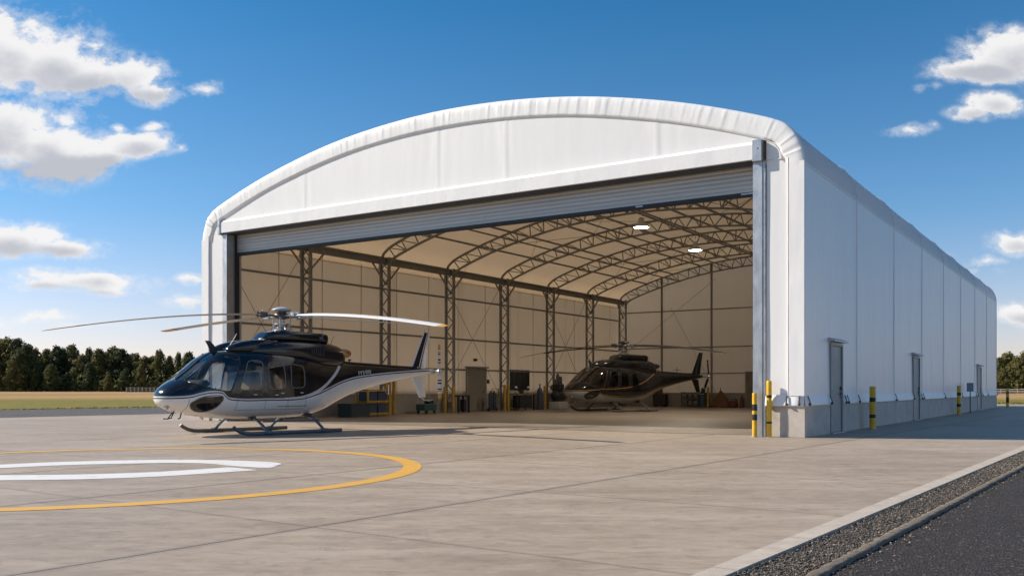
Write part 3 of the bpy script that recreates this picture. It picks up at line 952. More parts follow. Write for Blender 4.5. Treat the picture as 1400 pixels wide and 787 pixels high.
# interior: floor, liner, partition, lower wall ------------------------------------
def floor_mat():
    m = bpy.data.materials.new('sealed_floor'); m.use_nodes = True; m.node_tree.nodes.clear()
    t = NT(m.node_tree); out = t.node('ShaderNodeOutputMaterial'); p = t.node('ShaderNodeBsdfPrincipled')
    t.l.new(p.outputs[0], out.inputs[0]); pos = t.geo()
    n = t.noise(pos, .5, 7, .6); n2 = t.noise(pos, 4, 5, .65)
    base = t.ramp(t.math('MULTIPLY_ADD', n2, .35, t.math('MULTIPLY', n, .65)), [(.3,(.21,.175,.14)),(.7,(.31,.265,.215))])
    t.l.new(base, p.inputs['Base Color']); t.l.new(t.math('MULTIPLY_ADD', n, .25, .22), p.inputs['Roughness'])
    t.l.new(t.bump(n2, .15, .01), p.inputs['Normal'])
    return m
c4 = [hw(-HALF+.2,.62), hw(HALF-.2,.62), hw(HALF-.2,INNER), hw(-HALF+.2,INNER)]
sheet('floor', c4, .004, floor_mat())
b = MB(); b.box(JL+.1,9.56,.30,.34,0,.012); b.build('threshold', M_STEEL, H)

LIN = offset(roofP, .10)
b = MB(); vs = []; fs = []; n = len(LIN); ny = 29
for j in range(ny):
    y = .26+(INNER-.26)*j/(ny-1); sag = .035*abs(math.sin(PI*y/4.75))
    for i,p in enumerate(LIN):
        t = (LIN[min(i+1,n-1)]-LIN[max(i-1,0)]).normalized(); k = sag*min(1,i/6,(n-1-i)/6)
        vs.append((p.x-t.y*k, y, p.y+t.x*k))
for j in range(ny-1):
    for i in range(n-1): fs.append((j*n+i,j*n+i+1,(j+1)*n+i+1,(j+1)*n+i))
b.add(vs,fs); b.build('roof_liner', M_ROOFIN, H, smooth=True)
for sgn in (-1,1):
    b = MB(); b.add([(sgn*(HALF-.10),.26,.9),(sgn*(HALF-.10),INNER,.9),(sgn*(HALF-.10),INNER,6.5),(sgn*(HALF-.10),.26,6.5)],[(0,1,2,3)])
    # vertical welds of the cloth
    y = 1.2
    while y < INNER:
        b.box(sgn*(HALF-.10)-.006,sgn*(HALF-.10)+.006,y-.02,y+.02,.9,6.6); y += 2.375
    b.build('wall_liner', M_LINER, H)
    b = MB(); b.box(sgn*(HALF-.30),sgn*(HALF-.09),.26,INNER,.0,.9); b.build('dado', mat('dado_grey',(.26,.24,.21),rough=.7,var=.12,vscale=2.5), H)
b = MB(); vs = [(p.x,INNER,p.y) for p in LIN]+[(HALF-.1,INNER,0),(-HALF+.1,INNER,0)]
b.add(vs,[tuple(range(len(vs)))])
b.build('partition', M_LINER, H)
b = MB(); b.box(-HALF+.3,HALF-.3,INNER-.08,INNER-.004,0,.9); b.build('dado', MATS['dado_grey'], H)

# steel frames ----------------------------------------------------------------------
def inset_path(d, n):
    A,_ = resample(ARCH, 400); Q = offset(A, d)
    out=[Q[0]]
    for q in Q[1:]:
        if q.x > out[-1].x-1e-5: out.append(q)
    R_,_ = resample(out, n); return R_
OUTC = inset_path(.24, 61); INC = inset_path(.78, 61)
# start the arches above the columns
def truss_mb(full=True):
    b = MB()
    o_ = [p for p in OUTC]; i_ = [p for p in INC]
    for P in (o_, i_):
        rs = [];
        for k,p in enumerate(P):
            t = (P[min(k+1,len(P)-1)]-P[max(k-1,0)]).normalized(); nx,nz = -t.y,t.x; h=.04
            rs.append([(p.x-nx*h,-.05,p.y-nz*h),(p.x-nx*h,.05,p.y-nz*h),(p.x+nx*h,.05,p.y+nz*h),(p.x+nx*h,-.05,p.y+nz*h)])
        b.rings(rs, True, True)
    for k in range(1,60):
        a = o_[k]; c = i_[k]
        if k % 2: b.bar((a.x,0,a.y),(i_[k-1].x,0,i_[k-1].y),.042); b.bar((a.x,0,a.y),(i_[min(60,k+1)].x,0,i_[min(60,k+1)].y),.042)
        if k % 4 == 0: b.bar((a.x,0,a.y),(c.x,0,c.y),.045)
    return b
TY = [4.6+4.775*k for k in range(6)] + [33.0]
proto = truss_mb().build('truss', M_STEEL, H); proto.location = (0,TY[0],0)
for y in TY[1:]:
    c = proto.copy(); COL.objects.link(c); c.parent = H; c.location = (0,y,0)
def column_mb():
    b = MB()
    for x in (0,.46): b.box(x-.036,x+.036,-.075,-.01,0.0,6.95); b.box(x-.036,x+.036,.01,.075,0.0,6.95)
    for x in (0,.46): b.box(x-.03,x+.03,-.012,.012,.01,6.94)
    z=.15; s=0
    while z < 6.6:
        a,c = (0.04,.42) if s else (.42,.04)
        b.bar((a,0,z),(c,0,z+.42),.04,.04); z += .42; s = 1-s
    b.box(-.1,.56,-.15,.15,0,.02)
    return b
cp = column_mb().build('column', M_STEEL, H); cp.location = (-HALF+.33,TY[0],0)
for sgn in (-1,1):
    for y in TY:
        if sgn < 0 and y == TY[0]: continue
        c = cp.copy(); COL.objects.link(c); c.parent = H; c.location = (sgn*(HALF-.33),y,0)
        if sgn > 0: c.rotation_euler = (0,0,PI)
for sgn in (-1,1):
    b = MB(); x = sgn*(HALF-.62)
    b.box(x-.08,x+.08,.3,INNER-.1,6.62,6.645); b.box(x-.08,x+.08,.3,INNER-.1,6.86,6.885); b.box(x-.012,x+.012,.3,INNER-.1,6.645,6.86)
    b.box(x-.05+sgn*.25,x+.05+sgn*.25,.3,INNER-.1,6.9,7.0)
    b.build('eave_beam', M_STEEL, H)
    for y in TY:
        for d in (-.9,.9):
            if y+d < INNER: b = MB(); b.bar((x-.0,y+d,6.62),(x,y,5.75),.06); b.build('knee_brace', M_STEEL, H)
    for z in (2.1,3.62,5.62):
        b = MB(); b.box(sgn*(HALF-.16)-.04,sgn*(HALF-.16)+.04,.3,INNER-.02,z-.04,z+.04); b.build('girt', M_STEEL, H)
for k in (7,12,17,22,26,30,34,38,43,48,53):
    p = OUTC[k]; b = MB(); b.box(p.x-.035,p.x+.035,.3,INNER,p.y+.02,p.y+.10); b.build('purlin', M_STEEL, H)
for k in (12,22,30,38,48):
    q = INC[k]; b = MB(); b.box(q.x-.03,q.x+.03,.3,INNER,q.y-.03,q.y+.03); b.build('bottom_tie', M_STEEL, H)
def wire(a, c, r=.011): b = MB(); b.tube([a,c],r,5); b.build('wind_brace', M_STEEL, H)
def P3(k,y,d=0): return (OUTC[k].x, y, OUTC[k].y-.03)
for k in range(len(TY)-1):
    if k in (0,2,4,5):
        for a,c in ((7,17),(17,26),(34,43),(43,53)):
            wire(P3(a,TY[k]),P3(c,TY[k+1])); wire(P3(c,TY[k]),P3(a,TY[k+1]))
for (y0,y1) in ((.6,TY[0]),(TY[2],TY[3]),(TY[4],TY[5])):
    for sgn in (-1,1):
        x = sgn*(HALF-.2); wire((x,y0,.9),(x,y1,6.4)); wire((x,y1,.9),(x,y0,6.4))
wire((-9.9,INNER-.06,3.6),(-3.9,INNER-.06,8.0)); wire((-6.9,INNER-.06,6.3),(-3.9,INNER-.06,.9))
# partition posts and rails
_px = [back_x(q_, INNER-.1) for q_ in (905,973,1031)]
for x in _px + [_px[-1]+3.3*k for k in range(1,4)]:
    if x < HALF-.4:
        b = MB(); b.box(x-.06,x+.06,INNER-.16,INNER-.085,0,z_on(LIN,x)-.1); b.build('partition_post', M_STEEL, H)
for z in (2.1,3.75,6.1):
    b = MB(); b.box(-HALF+.3,HALF-.3,INNER-.07,INNER-.01,z-.035,z+.035); b.build('partition_rail', M_STEEL, H)

# interior doors
def inner_door(px0, px1, name='door'):
    lx = -HALF+.30; y0 = wall_y(px0,lx); y1 = wall_y(px1,lx)
    b = MB(); b.cbox((lx+.04,(y0+y1)/2,1.07),(.05,y1-y0-.2,2.1),.006); d = b.build('door', M_DOORIN, H)
    b = MB(); b.box(lx-.02,lx+.07,y0,y0+.1,0,2.2); b.box(lx-.02,lx+.07,y1-.1,y1,0,2.2); b.box(lx-.02,lx+.07,y0+.1,y1-.1,2.12,2.2)
    b.box(lx-.02,lx+.16,y0-.08,y1+.08,2.2,2.28); b.build('frame', MATS['truss_steel'], d)
    b = MB(); b.tube([(lx+.065,y1-.25,1.0),(lx+.12,y1-.25,1.0),(lx+.12,y1-.4,1.0)],.014,6); b.build('handle', M_DARK, d)
    return y0,y1
dy0,dy1 = inner_door(637,664)
x0 = back_x(1019,INNER-.1); x1 = x0+1.25
b = MB(); b.cbox(((x0+x1)/2,INNER-.11,1.07),(x1-x0-.2,.05,2.1),.006); d = b.build('door', M_DOORIN, H)
b = MB(); yy=INNER-.16
b.box(x0,x0+.1,yy,yy+.1,0,2.2); b.box(x1-.1,x1,yy,yy+.1,0,2.2); b.box(x0+.1,x1-.1,yy,yy+.1,2.12,2.2); b.build('frame', MATS['truss_steel'], d)
b = MB(); b.tube([(x0+.25,yy+.02,1.0),(x0+.25,yy-.05,1.0),(x0+.4,yy-.05,1.0)],.014,6); b.build('handle', M_DARK, d)
# dark window beside the workbench
lx = -HALF+.12; y0 = wall_y(698,lx); y1 = wall_y(722,lx)
b = MB(); b.box(lx-.02,lx+.03,y0,y1,1.12,2.12)
wd = b.build('window', mat('dark_pane',(.03,.032,.034),rough=.2,var=.1), H)
b = MB()
for a,c,e,g in ((y0-.06,y0,1.06,2.18),(y1,y1+.06,1.06,2.18)): b.box(lx-.02,lx+.06,a,c,e,g)
b.box(lx-.02,lx+.06,y0,y1,1.06,1.12); b.box(lx-.02,lx+.06,y0,y1,2.12,2.18)
for q_ in (1,2): b.box(lx,lx+.045,y0+(y1-y0)*q_/3-.02,y0+(y1-y0)*q_/3+.02,1.12,2.12)
b.build('frame', M_DARK, wd)

# high bay lamps ----------------------------------------------------------------------
M_LAMP = emit_mat('lamp_glow', (1.0,.93,.82), 28.0)
M_LHOUS = mat('lamp_housing', (.5,.5,.48), rough=.4, metal=.5)
def lamp(x, y, z, label, on=True):
    L_ = empty('high_bay_lamp', label, 'lamp', hw(x,y,z), H_ROT, 'lamps under the hangar roof')
    b = MB(); b.lathe([(.05,.42),(.10,.40),(.13,.22),(.30,.05),(.34,.0),(.31,.0)], (0,0,0), 20, cap=False); b.build('housing', M_LHOUS, L_, angle=40)
    b = MB(); b.lathe([(.0,.012),(.30,.012),(.30,.02),(0,.02)], n=20, cap=False); b.build('diffuser', M_LAMP, L_)
    top = z_on(INC, x)-z
    b = MB(); b.tube([(0,0,.4),(0,0,top)], .014, 6); b.build('rod', M_STEEL, L_)
    ld = bpy.data.lights.new('lamp_light','SPOT'); ld.energy = 900; ld.color = (1.0,.86,.68); ld.spot_size = math.radians(150); ld.spot_blend = .6; ld.shadow_soft_size = .25
    lo = bpy.data.objects.new('lamp_light', ld); COL.objects.link(lo); lo.parent = L_; lo.location = (0,0,-.06)
lamp(.97,12.0,7.6,'lit lamp hanging under the roof nearer the open shutter door')
lamp(.45,19.0,7.6,'lit lamp hanging under the roof farther in, smaller of the two')

# ------------------------------------------------------------------ helicopters
def pchip(xs, ys):
    xs = np.array(xs, float); ys = np.array(ys, float); h = np.diff(xs); d = np.diff(ys)/h
    m = np.zeros(len(xs)); m[0] = d[0]; m[-1] = d[-1]
    for i in range(1,len(xs)-1):
        if d[i-1]*d[i] > 0:
            w1 = 2*h[i]+h[i-1]; w2 = h[i]+2*h[i-1]; m[i] = (w1+w2)/(w1/d[i-1]+w2/d[i])
    def f(x):
        i = int(np.clip(np.searchsorted(xs, x)-1, 0, len(xs)-2)); t = min(1,max(0,(x-xs[i])/h[i]))
        return float(ys[i]*(1+2*t)*(1-t)**2 + m[i]*h[i]*t*(1-t)**2 + ys[i+1]*t*t*(3-2*t) + m[i+1]*h[i]*t*t*(t-1))
    return f
ST = np.array([ # t, top, bottom, centre, halfwidth, n upper, n lower
 (-3.52, .935, .915, .925,.012,2.0,2.0),
 (-3.495,1.03, .83, .925,.17,2.0,2.0),
 (-3.44,1.12, .76,.925,.31,2.0,2.0),
 (-3.33,1.22, .69, .925,.45,2.1,2.1),
 (-3.16,1.325,.615,.93,.58,2.25,2.2),
 (-2.96,1.425,.56,.94,.70,2.45,2.3),
 (-2.60,1.70, .485,.95,.80,2.75,2.4),
 (-2.30,1.93, .445,.96,.855,2.9,2.5),
 (-2.05,2.055,.42, .97,.885,3.0,2.6),
 (-1.70,2.11, .40, .98,.91,3.2,2.7),
 (-1.00,2.12, .385,.99,.92,3.3,2.7),
 (-.30,2.11, .385,1.0,.90,3.2,2.6),
 (.20,2.08, .395,1.02,.84,3.0,2.5),
 (.70,2.04, .45, 1.06,.74,2.7,2.4),
 (1.20,1.98, .575,1.15,.59,2.4,2.3),
 (1.70,1.91, .77, 1.28,.44,2.2,2.2),
 (2.25,1.86, .975,1.40,.31,2.1,2.1),
 (3.00,1.83,1.175,1.49,.235,2.1,2.1),
 (4.00,1.79,1.375,1.58,.185,2.1,2.1),
 (4.90,1.765,1.52,1.645,.14,2.1,2.1),
 (5.30,1.755,1.585,1.67,.11,2.1,2.1),
 (5.55,1.73,1.62,1.675,.07,2.1,2.1)])
FS = [pchip(ST[:,0], ST[:,k]) for k in range(1,7)]
def sect(t):
    return [f(t) for f in FS]
def sx(t, z, side=1, off=0.0):
    """surface half-width at station t, height z"""
    zt,zb,zc,hw_,nu,nl = sect(t)
    if z >= zc: a = min(1,(z-zc)/max(zt-zc,1e-4)); n = nu
    else: a = min(1,(zc-z)/max(zc-zb,1e-4)); n = nl
    return side*(hw_*max(0,1-a**n)**(1/n) + off)

def round_poly(poly, r=.10, k=5):
    out = []; n = len(poly)
    for i in range(n):
        p = Vector(poly[i]); a = Vector(poly[i-1])-p; c = Vector(poly[(i+1)%n])-p
        ra = min(r, a.length*.45, c.length*.45); A_ = p+a.normalized()*ra; C_ = p+c.normalized()*ra
        for j in range(k+1):
            t = j/k; out.append(tuple(A_*(1-t)**2 + p*2*t*(1-t) + C_*t*t))
    return out
def inpoly(pt, poly):
    x,y = pt; ins = False; j = len(poly)-1
    for i in range(len(poly)):
        xi,yi = poly[i]; xj,yj = poly[j]
        if (yi > y) != (yj > y) and x < (xj-xi)*(y-yi)/(yj-yi)+xi: ins = not ins
        j = i
    return ins
WIN = {
 'windscreen': [(-2.99,1.30),(-2.82,1.235),(-2.5,1.135),(-2.2,1.075),(-2.08,1.09),(-1.98,1.30),(-1.76,1.86),(-1.76,1.93),(-1.86,1.985),(-2.1,2.02),(-2.2,2.3),(-3.4,1.9)],
 'chin_window': round_poly([(-3.03,.80),(-2.80,.945),(-2.52,.985),(-2.30,.975),(-2.27,.90),(-2.40,.70),(-2.6,.585),(-2.82,.60),(-2.98,.69)],.12),
 'side_window': [round_poly([(-1.88,1.11),(-1.56,1.84),(-1.15,1.85),(-1.23,1.12)],.13),
                 round_poly([(-1.05,1.13),(-1.0,1.80),(-.53,1.79),(-.53,1.14)],.12),
                 round_poly([(-.36,1.16),(-.31,1.78),(.12,1.74),(.11,1.18)],.12)],
}
def heli_paint(name, base_pts, arc_pts, black, line_col, white=(.74,.73,.71), arc_w=(.035,.016)):
    m = bpy.data.materials.new(name); m.use_nodes = True; m.node_tree.nodes.clear()
    t = NT(m.node_tree); out = t.node('ShaderNodeOutputMaterial'); p = t.node('ShaderNodeBsdfPrincipled')
    t.l.new(p.outputs[0], out.inputs[0])
    x,y,z = t.sep(t.coord('Object'))[:]
    u = t.math('DIVIDE', t.math('ADD', y, 4.0), 10.0)
    def line(pts):
        P_ = [(0, pts[0][1]/3)] + [((a+4)/10, c/3) for a,c in pts] + [(1, pts[-1][1]/3)]
        return t.math('MULTIPLY', t.curve(u, P_), 3.0)
    d = t.math('SUBTRACT', z, line(base_pts))
    below = t.math('LESS_THAN', d, 0.0)
    inb = lambda v,a,c: t.math('MULTIPLY', t.math('GREATER_THAN', v, a), t.math('LESS_THAN', v, c))
    l1 = inb(d, .028, .062)
    c = t.mix(below, col(black), col(white))
    c = t.mix(l1, c, col(line_col))
    da = t.math('ABSOLUTE', t.math('SUBTRACT', z, line(arc_pts)))
    wa = t.math('MULTIPLY_ADD', t.smooth(y, arc_pts[0][0], 1.2), arc_w[0], arc_w[1])
    l2 = t.math('MULTIPLY', t.math('LESS_THAN', da, wa), inb(y, arc_pts[0][0], arc_pts[-1][0]))
    c = t.mix(l2, c, col(line_col))
    # door shut-lines and panel joints
    def vline(t0, z0, z1, lean=0.0, wd=.006):
        q = t.math('ABSOLUTE', t.math('SUBTRACT', t.math('MULTIPLY_ADD', z, -lean, y), t0-lean*z0))
        return t.math('MULTIPLY', t.math('LESS_THAN', q, wd), inb(z, z0, z1))
    j = None
    for a in ((-1.93,.62,1.15,.12),(-1.12,.62,1.95,0.),(-.44,.62,1.92,0.),(.16,.64,1.85,0.),(-3.05,.62,.9,0.)):
        v = vline(*a); j = v if j is None else t.math('MAXIMUM', j, v)
    hj = t.math('MULTIPLY', t.math('LESS_THAN', t.math('ABSOLUTE', t.math('SUBTRACT', z, .625)), .006), inb(y, -1.93, .16))
    j = t.math('MAXIMUM', j, hj)
    hatch = t.math('MULTIPLY', t.math('LESS_THAN', t.math('ABSOLUTE', t.math('SUBTRACT', z, .70)), .010), inb(y, -.75, .25))
    j = t.math('MAXIMUM', j, hatch)
    c = t.mix(t.math('MULTIPLY', j, .75), c, col((.05,.05,.05)))
    n = t.noise(t.coord('Object'), 6.0, 6, .65)
    belly = t.math('MULTIPLY', t.smooth(n, .52, .72), .22)
    c = t.mix(t.math('MULTIPLY', belly, below), c, col((.42,.37,.31)))
    t.l.new(c, p.inputs['Base Color'])
    p.inputs['Roughness'].default_value = .14; p.inputs['Coat Weight'].default_value = .25; p.inputs['Coat Roughness'].default_value = .03
    p.inputs['Specular IOR Level'].default_value = .45
    h = t.math('ADD', t.math('MULTIPLY', t.noise(t.coord('Object'), 3.2, 3), 1.0), t.math('MULTIPLY', t.noise(t.coord('Object'), 11.0, 2), .15))
    h = t.math('SUBTRACT', h, t.math('MULTIPLY', j, .3))
    t.l.new(t.bump(h, .10, .05), p.inputs['Normal'])
    return m
def gloss(name, c, rough=.18, coat=.25):
    m = mat(name, c, rough=rough, var=.05, vscale=5, coat=coat); return m

BASE1 = [(-3.6,.905),(-3.3,.905),(-3.05,.925),(-2.8,.99),(-2.52,1.035),(-2.32,1.025),(-2.22,.95),(-2.13,.88),(-1.9,.85),(-1.0,.845),(-.27,.85),(.11,.88),(.46,.95),(1.07,1.12),(1.68,1.30),(2.26,1.42),(2.9,1.50),(3.6,1.565),(4.5,1.63),(5.6,1.69)]
ARC1 = [(-.55,.905),(-.2,.915),(.11,.95),(.45,1.03),(.78,1.16),(1.25,1.44),(1.55,1.66),(1.74,1.82),(1.86,1.95)]
BASE2 = [(-3.6,.93),(-3.0,.93),(-2.6,.90),(-2.3,.80),(-2.0,.72),(-1.2,.66),(-.3,.655),(.5,.72),(1.2,.88),(2.26,1.10),(3.3,1.25),(4.5,1.45),(5.6,1.6)]
ARC2 = [(-2.9,1.0),(-2.0,1.03),(-1.2,1.06),(-.5,1.12),(.2,1.26),(.8,1.44),(1.3,1.62),(1.7,1.77),(1.95,1.86)]

def loft_ring(w_, zb, zt, n, k=36, x0=0.0, top_flat=2.0):
    zc = (zb+zt)/2; h = (zt-zb)/2; out = []
    for i in range(k):
        a = 2*PI*i/k; ca,sa = math.cos(a),math.sin(a)
        out.append((x0+w_*math.copysign(abs(ca)**(2/n),ca), zc+h*math.copysign(abs(sa)**(2/n),sa)))
    return out

def text_mesh(body, size):
    cu = bpy.data.curves.new('txt','FONT'); cu.body = body; cu.size = size; cu.align_x = 'LEFT'; cu.offset = .004
    o = bpy.data.objects.new('txt', cu); COL.objects.link(o)
    dg = bpy.context.evaluated_depsgraph_get(); me = bpy.data.meshes.new_from_object(o.evaluated_get(dg))
    bpy.data.objects.remove(o); bpy.data.curves.remove(cu)
    return me

def make_heli(label, loc, rz, scale, scheme):
    first = scheme == 1
    h = empty('helicopter', label, 'helicopter', loc, rz, None, scale)
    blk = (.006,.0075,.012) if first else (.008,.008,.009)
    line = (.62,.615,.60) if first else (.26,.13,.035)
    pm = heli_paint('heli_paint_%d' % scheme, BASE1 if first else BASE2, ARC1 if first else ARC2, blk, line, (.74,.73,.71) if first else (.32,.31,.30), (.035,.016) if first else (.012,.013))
    black = gloss('gloss_black_%d' % scheme, blk); white = gloss('gloss_white', (.72,.71,.69), .3, .4)
    # ---- fuselage skin with real openings for the glazing
    ts = list(np.concatenate([-3.52+.24*np.linspace(0,1,14)**1.8, np.linspace(-3.26,.5,170), np.linspace(.55,5.55,70)]))
    NA = 180; ang = []
    for i in range(NA): ang.append(2*PI*i/NA)
    V = []
    for t in ts:
        zt,zb,zc,w_,nu,nl = sect(t)
        ring = []
        for a in ang:
            ca,sa = math.cos(a),math.sin(a); n = nu if sa >= 0 else nl
            ring.append((w_*math.copysign(abs(ca)**(2/n),ca), t, zc+((zt-zc) if sa>=0 else (zc-zb))*math.copysign(abs(sa)**(2/n),sa)))
        V.append(ring)
    skin = []; glass = {}
    polys = [('windscreen',0,WIN['windscreen']),('chin_window',0,WIN['chin_window'])] + [('side_window',i,p) for i,p in enumerate(WIN['side_window'])]
    idx = lambda a,b: a*NA + b % NA
    for a in range(len(ts)-1):
        tm = (ts[a]+ts[a+1])/2
        for b_ in range(NA):
            q = (idx(a,b_), idx(a+1,b_), idx(a+1,b_+1), idx(a,b_+1))
            key = None
            if tm < .15:
                P_ = [V[a][b_],V[a+1][b_],V[a+1][(b_+1)%NA],V[a][(b_+1)%NA]]
                xm = sum(p[0] for p in P_)/4; zm = sum(p[2] for p in P_)/4
                for nm,i,pl in polys:
                    if nm == 'windscreen' and abs(xm) < .028: continue
                    if inpoly((tm,zm), pl): key = (nm,i,1 if xm > 0 else -1); break
            (skin if key is None else glass.setdefault(key,[])).append(q)
    flat = [p for r in V for p in r]
    def part(name, faces, m, parent):
        used = sorted(set(i for f in faces for i in f)); mp = {v:i for i,v in enumerate(used)}
        b = MB(); b.add([flat[i] for i in used], [tuple(mp[i] for i in f) for f in faces])
        o = b.build(name, m, parent, smooth=True); return o
    skin.append(tuple((len(ts)-1)*NA+i for i in range(NA)))
    body = part('fuselage', skin, pm, h)
    gobj = {}
    for (nm,i,sd),fc in glass.items():
        gobj[(nm,i,sd)] = part(nm, fc, M_GLASSD if nm == 'chin_window' else (M_GLASSC if nm == 'windscreen' else M_GLASS), h)
    # gaskets
    rim = gloss('window_rim', (.17,.155,.135), .35, .1) if first else gloss('window_rim_black', (.02,.02,.02), .35, .1)
    rimd = gloss('window_rim_dark', (.02,.02,.022), .35, .2)
    for (nm,i,sd),o in gobj.items():
        pl = [p for n_,i_,p in polys if n_ == nm and i_ == i][0]
        pts = []
        for k in range(len(pl)):
            a = Vector(pl[k]); c = Vector(pl[(k+1)%len(pl)]); L = (c-a).length
            for j in range(max(1,int(L/.05))):
                q = a.lerp(c, j/max(1,int(L/.05))); zt = sect(q.x)[0]
                if nm == 'windscreen' and q.y > zt-.01: continue
                pts.append((sx(q.x, q.y, sd, .004), q.x, q.y))
        b = MB()
        if nm == 'windscreen':
            # open run: along the lower edge, up the pillar, over the brow
            b.tube(pts, .016, 6)
            run = []
            for t in np.linspace(-3.0,-2.08,26): run.append((sd*.03, t, sect(t)[0]+.004))
            b.tube(run, .013, 6)
            b.build('gasket', rimd, o, smooth=True)
        else:
            b.tube(pts+[pts[0]], .0135 if nm == 'side_window' else .013, 6)
            b.build('gasket', rim, o, smooth=True)
    if True:
        # wiper on the centre post
        b = MB(); pts = [(.05,t,sect(t)[0]+.03) for t in np.linspace(-3.02,-2.45,8)]
        b.tube(pts, .012, 6); b.cbox((.06,-3.05,1.375),(.07,.09,.05),.01); b.build('wiper', M_DARK, h, smooth=True)
    # ---- cabin
    b = MB(); b.rings([[(-k_,t_,.60),(k_,t_,.60),(k_,t_,.64),(-k_,t_,.64)] for t_,k_ in ((t__, max(.05, sx(t__,.60)-.05)) for t__ in np.linspace(-2.6,.2,15))], True, True); b.build('cabin_floor', M_CABIN, h)
    b = MB(); b.prism([(.19,.645),(.23,.645),(.23,1.9),(.19,1.9)], -.60, .60); b.build('bulkhead', M_CABIN, h)
    b = MB()
    b.rings([[(x_*s1,y_,z_) for x_,y_,z_ in r] for s1,r in ((1,[(-.42,-2.72,1.16),(.42,-2.72,1.16),(.42,-2.45,1.36),(-.42,-2.45,1.36)]),(1,[(-.42,-2.66,1.02),(.42,-2.66,1.02),(.42,-2.36,1.26),(-.42,-2.36,1.26)]))], True, True)
    b.cbox((0,-2.5,.9),(.3,.4,.55),.03); b.build('instrument_panel', M_CABIN, h)
    seatm = M_TAN if first else MATS['cabin_dark']
    def seat(x, t, face=1):
        b = MB(); b.cbox((x,t,.90),(.46,.46,.16),.04); b.cbox((x,t-.0,.74),(.36,.36,.2),.02)
        rr = []
        for k in range(6):
            z = .96+.62*k/5; y = t+face*(.22+.10*k/5); ww = .23-.03*(k/5)**2
            rr.append([(x-ww,y,z),(x+ww,y,z),(x+ww*.9,y+face*.09,z),(x-ww*.9,y+face*.09,z)])
        b.rings(rr, True, True); b.cbox((x,t+face*.37,1.68),(.26,.09,.18),.03)
        b.build('seat', seatm, h, angle=40)
    for x in (-.38,.38):
        seat(x,-1.65); seat(x,-.78,-1); seat(x,-.12)
    for sd in (-1,1): b = MB(); b.tube([(sd*.30,-2.2,.66),(sd*.31,-2.12,.95),(sd*.33,-2.16,1.18)], .015, 6); b.build('control_stick', M_DARK, h)
    # ---- engine cowling, with two intake humps at its front
    def loft(rows, n, k=40):
        return [[(x_,t,z_) for x_,z_ in loft_ring(w_,zb,zt,n,k)] for t,w_,zb,zt in rows]
    f_ = lambda c: pchip([r[0] for r in CW],[r[c] for r in CW])
    CW = [(-1.66,.10,1.96,2.10),(-1.60,.30,1.93,2.17),(-1.45,.42,1.9,2.25),(-1.1,.52,1.85,2.34),(-.6,.58,1.80,2.41),(.2,.60,1.75,2.44),(.9,.56,1.66,2.44),(1.35,.47,1.66,2.41),(1.70,.37,1.70,2.34),(1.90,.28,1.76,2.26),(1.97,.19,1.84,2.18),(1.985,.12,1.9,2.12)]
    fw,fb,ft = f_(1),f_(2),f_(3)
    b = MB(); b.rings(loft([(t,fw(t),fb(t),ft(t)) for t in np.linspace(-1.66,1.985,60)], 2.5), True, True)
    for sd in (-1,1):
        rs = [[(sd*.30+x_,t,z_) for x_,z_ in loft_ring(w_,zb,zt,2.3,20)] for t,w_,zb,zt in
              ((-1.86,.05,2.06,2.12),(-1.82,.12,2.04,2.18),(-1.7,.17,2.02,2.25),(-1.5,.20,2.0,2.32),(-1.2,.22,2.0,2.385),(-.8,.2,2.0,2.42),(-.4,.12,2.1,2.42))]
        b.rings(rs, True, True)
    cowl = b.build('engine_cowling', black, h, angle=50)
    for sd in (-1,1):
        b = MB()
        for k in range(7): b.box(sd*(fw(.55+k*.06)-.012)-.012, sd*(fw(.55+k*.06)-.012)+.012, .53+k*.07, .565+k*.07, 2.02, 2.22)
        b.build('cooling_louvre', M_DARK, cowl)
    b = MB(); rs = []
    MW = [(-.80,.10,2.36,2.40),(-.72,.26,2.36,2.48),(-.60,.33,2.36,2.60),(-.45,.36,2.36,2.655),(.2,.385,2.36,2.675),(.85,.36,2.36,2.665),(.98,.33,2.36,2.66)]
    rs = loft(MW, 3.2, 36); b.rings(rs, True, True)
    rs = loft([(1.00,.31,2.36,2.655),(1.06,.34,2.36,2.66),(1.22,.33,2.36,2.65),(1.30,.30,2.36,2.635)], 3.6, 36); b.rings(rs, True, True)
    b.build('mast_fairing', black, h, angle=40)
    # exhausts
    for sd in (-1,1):
        b = MB(); b.lathe([(.10,0),(.125,.10),(.11,.24),(.075,.34),(.06,.34),(.09,.2),(.09,.05)], (sd*.21,1.78,2.13), 20, 'y', cap=False)
        b.build('exhaust', M_BRASS if first else M_DARK, h, smooth=True)
    # ---- tail boom top drive cover
    b = MB(); rs = []
    for t in np.linspace(1.9,5.0,24):
        zt = sect(t)[0]; w_ = .10-.012*(t-1.9)
        rs.append([(-w_,t,zt-.05),(-w_*.85,t,zt+.025),(-w_*.4,t,zt+.05),(w_*.4,t,zt+.05),(w_*.85,t,zt+.025),(w_,t,zt-.05)])
    b.rings(rs, True, True); b.build('drive_cover', black, h, smooth=True)
    # ---- fins
    def finmat(name, bands):
        m = bpy.data.materials.new(name); m.use_nodes = True; m.node_tree.nodes.clear()
        t = NT(m.node_tree); out = t.node('ShaderNodeOutputMaterial'); p = t.node('ShaderNodeBsdfPrincipled'); t.l.new(p.outputs[0], out.inputs[0])
        x,y,z = t.sep(t.coord('Object'))[:]
        # fraction of the chord from the leading edge
        hgt = t.math('SUBTRACT', z, 1.72); le = t.math('MULTIPLY_ADD', hgt, .508, 4.62); te = t.math('MULTIPLY_ADD', hgt, .20, 5.25)
        s = t.math('DIVIDE', t.math('SUBTRACT', y, le), t.math('SUBTRACT', te, le))
        nd_c = t.ramp(s, bands, 'CONSTANT')
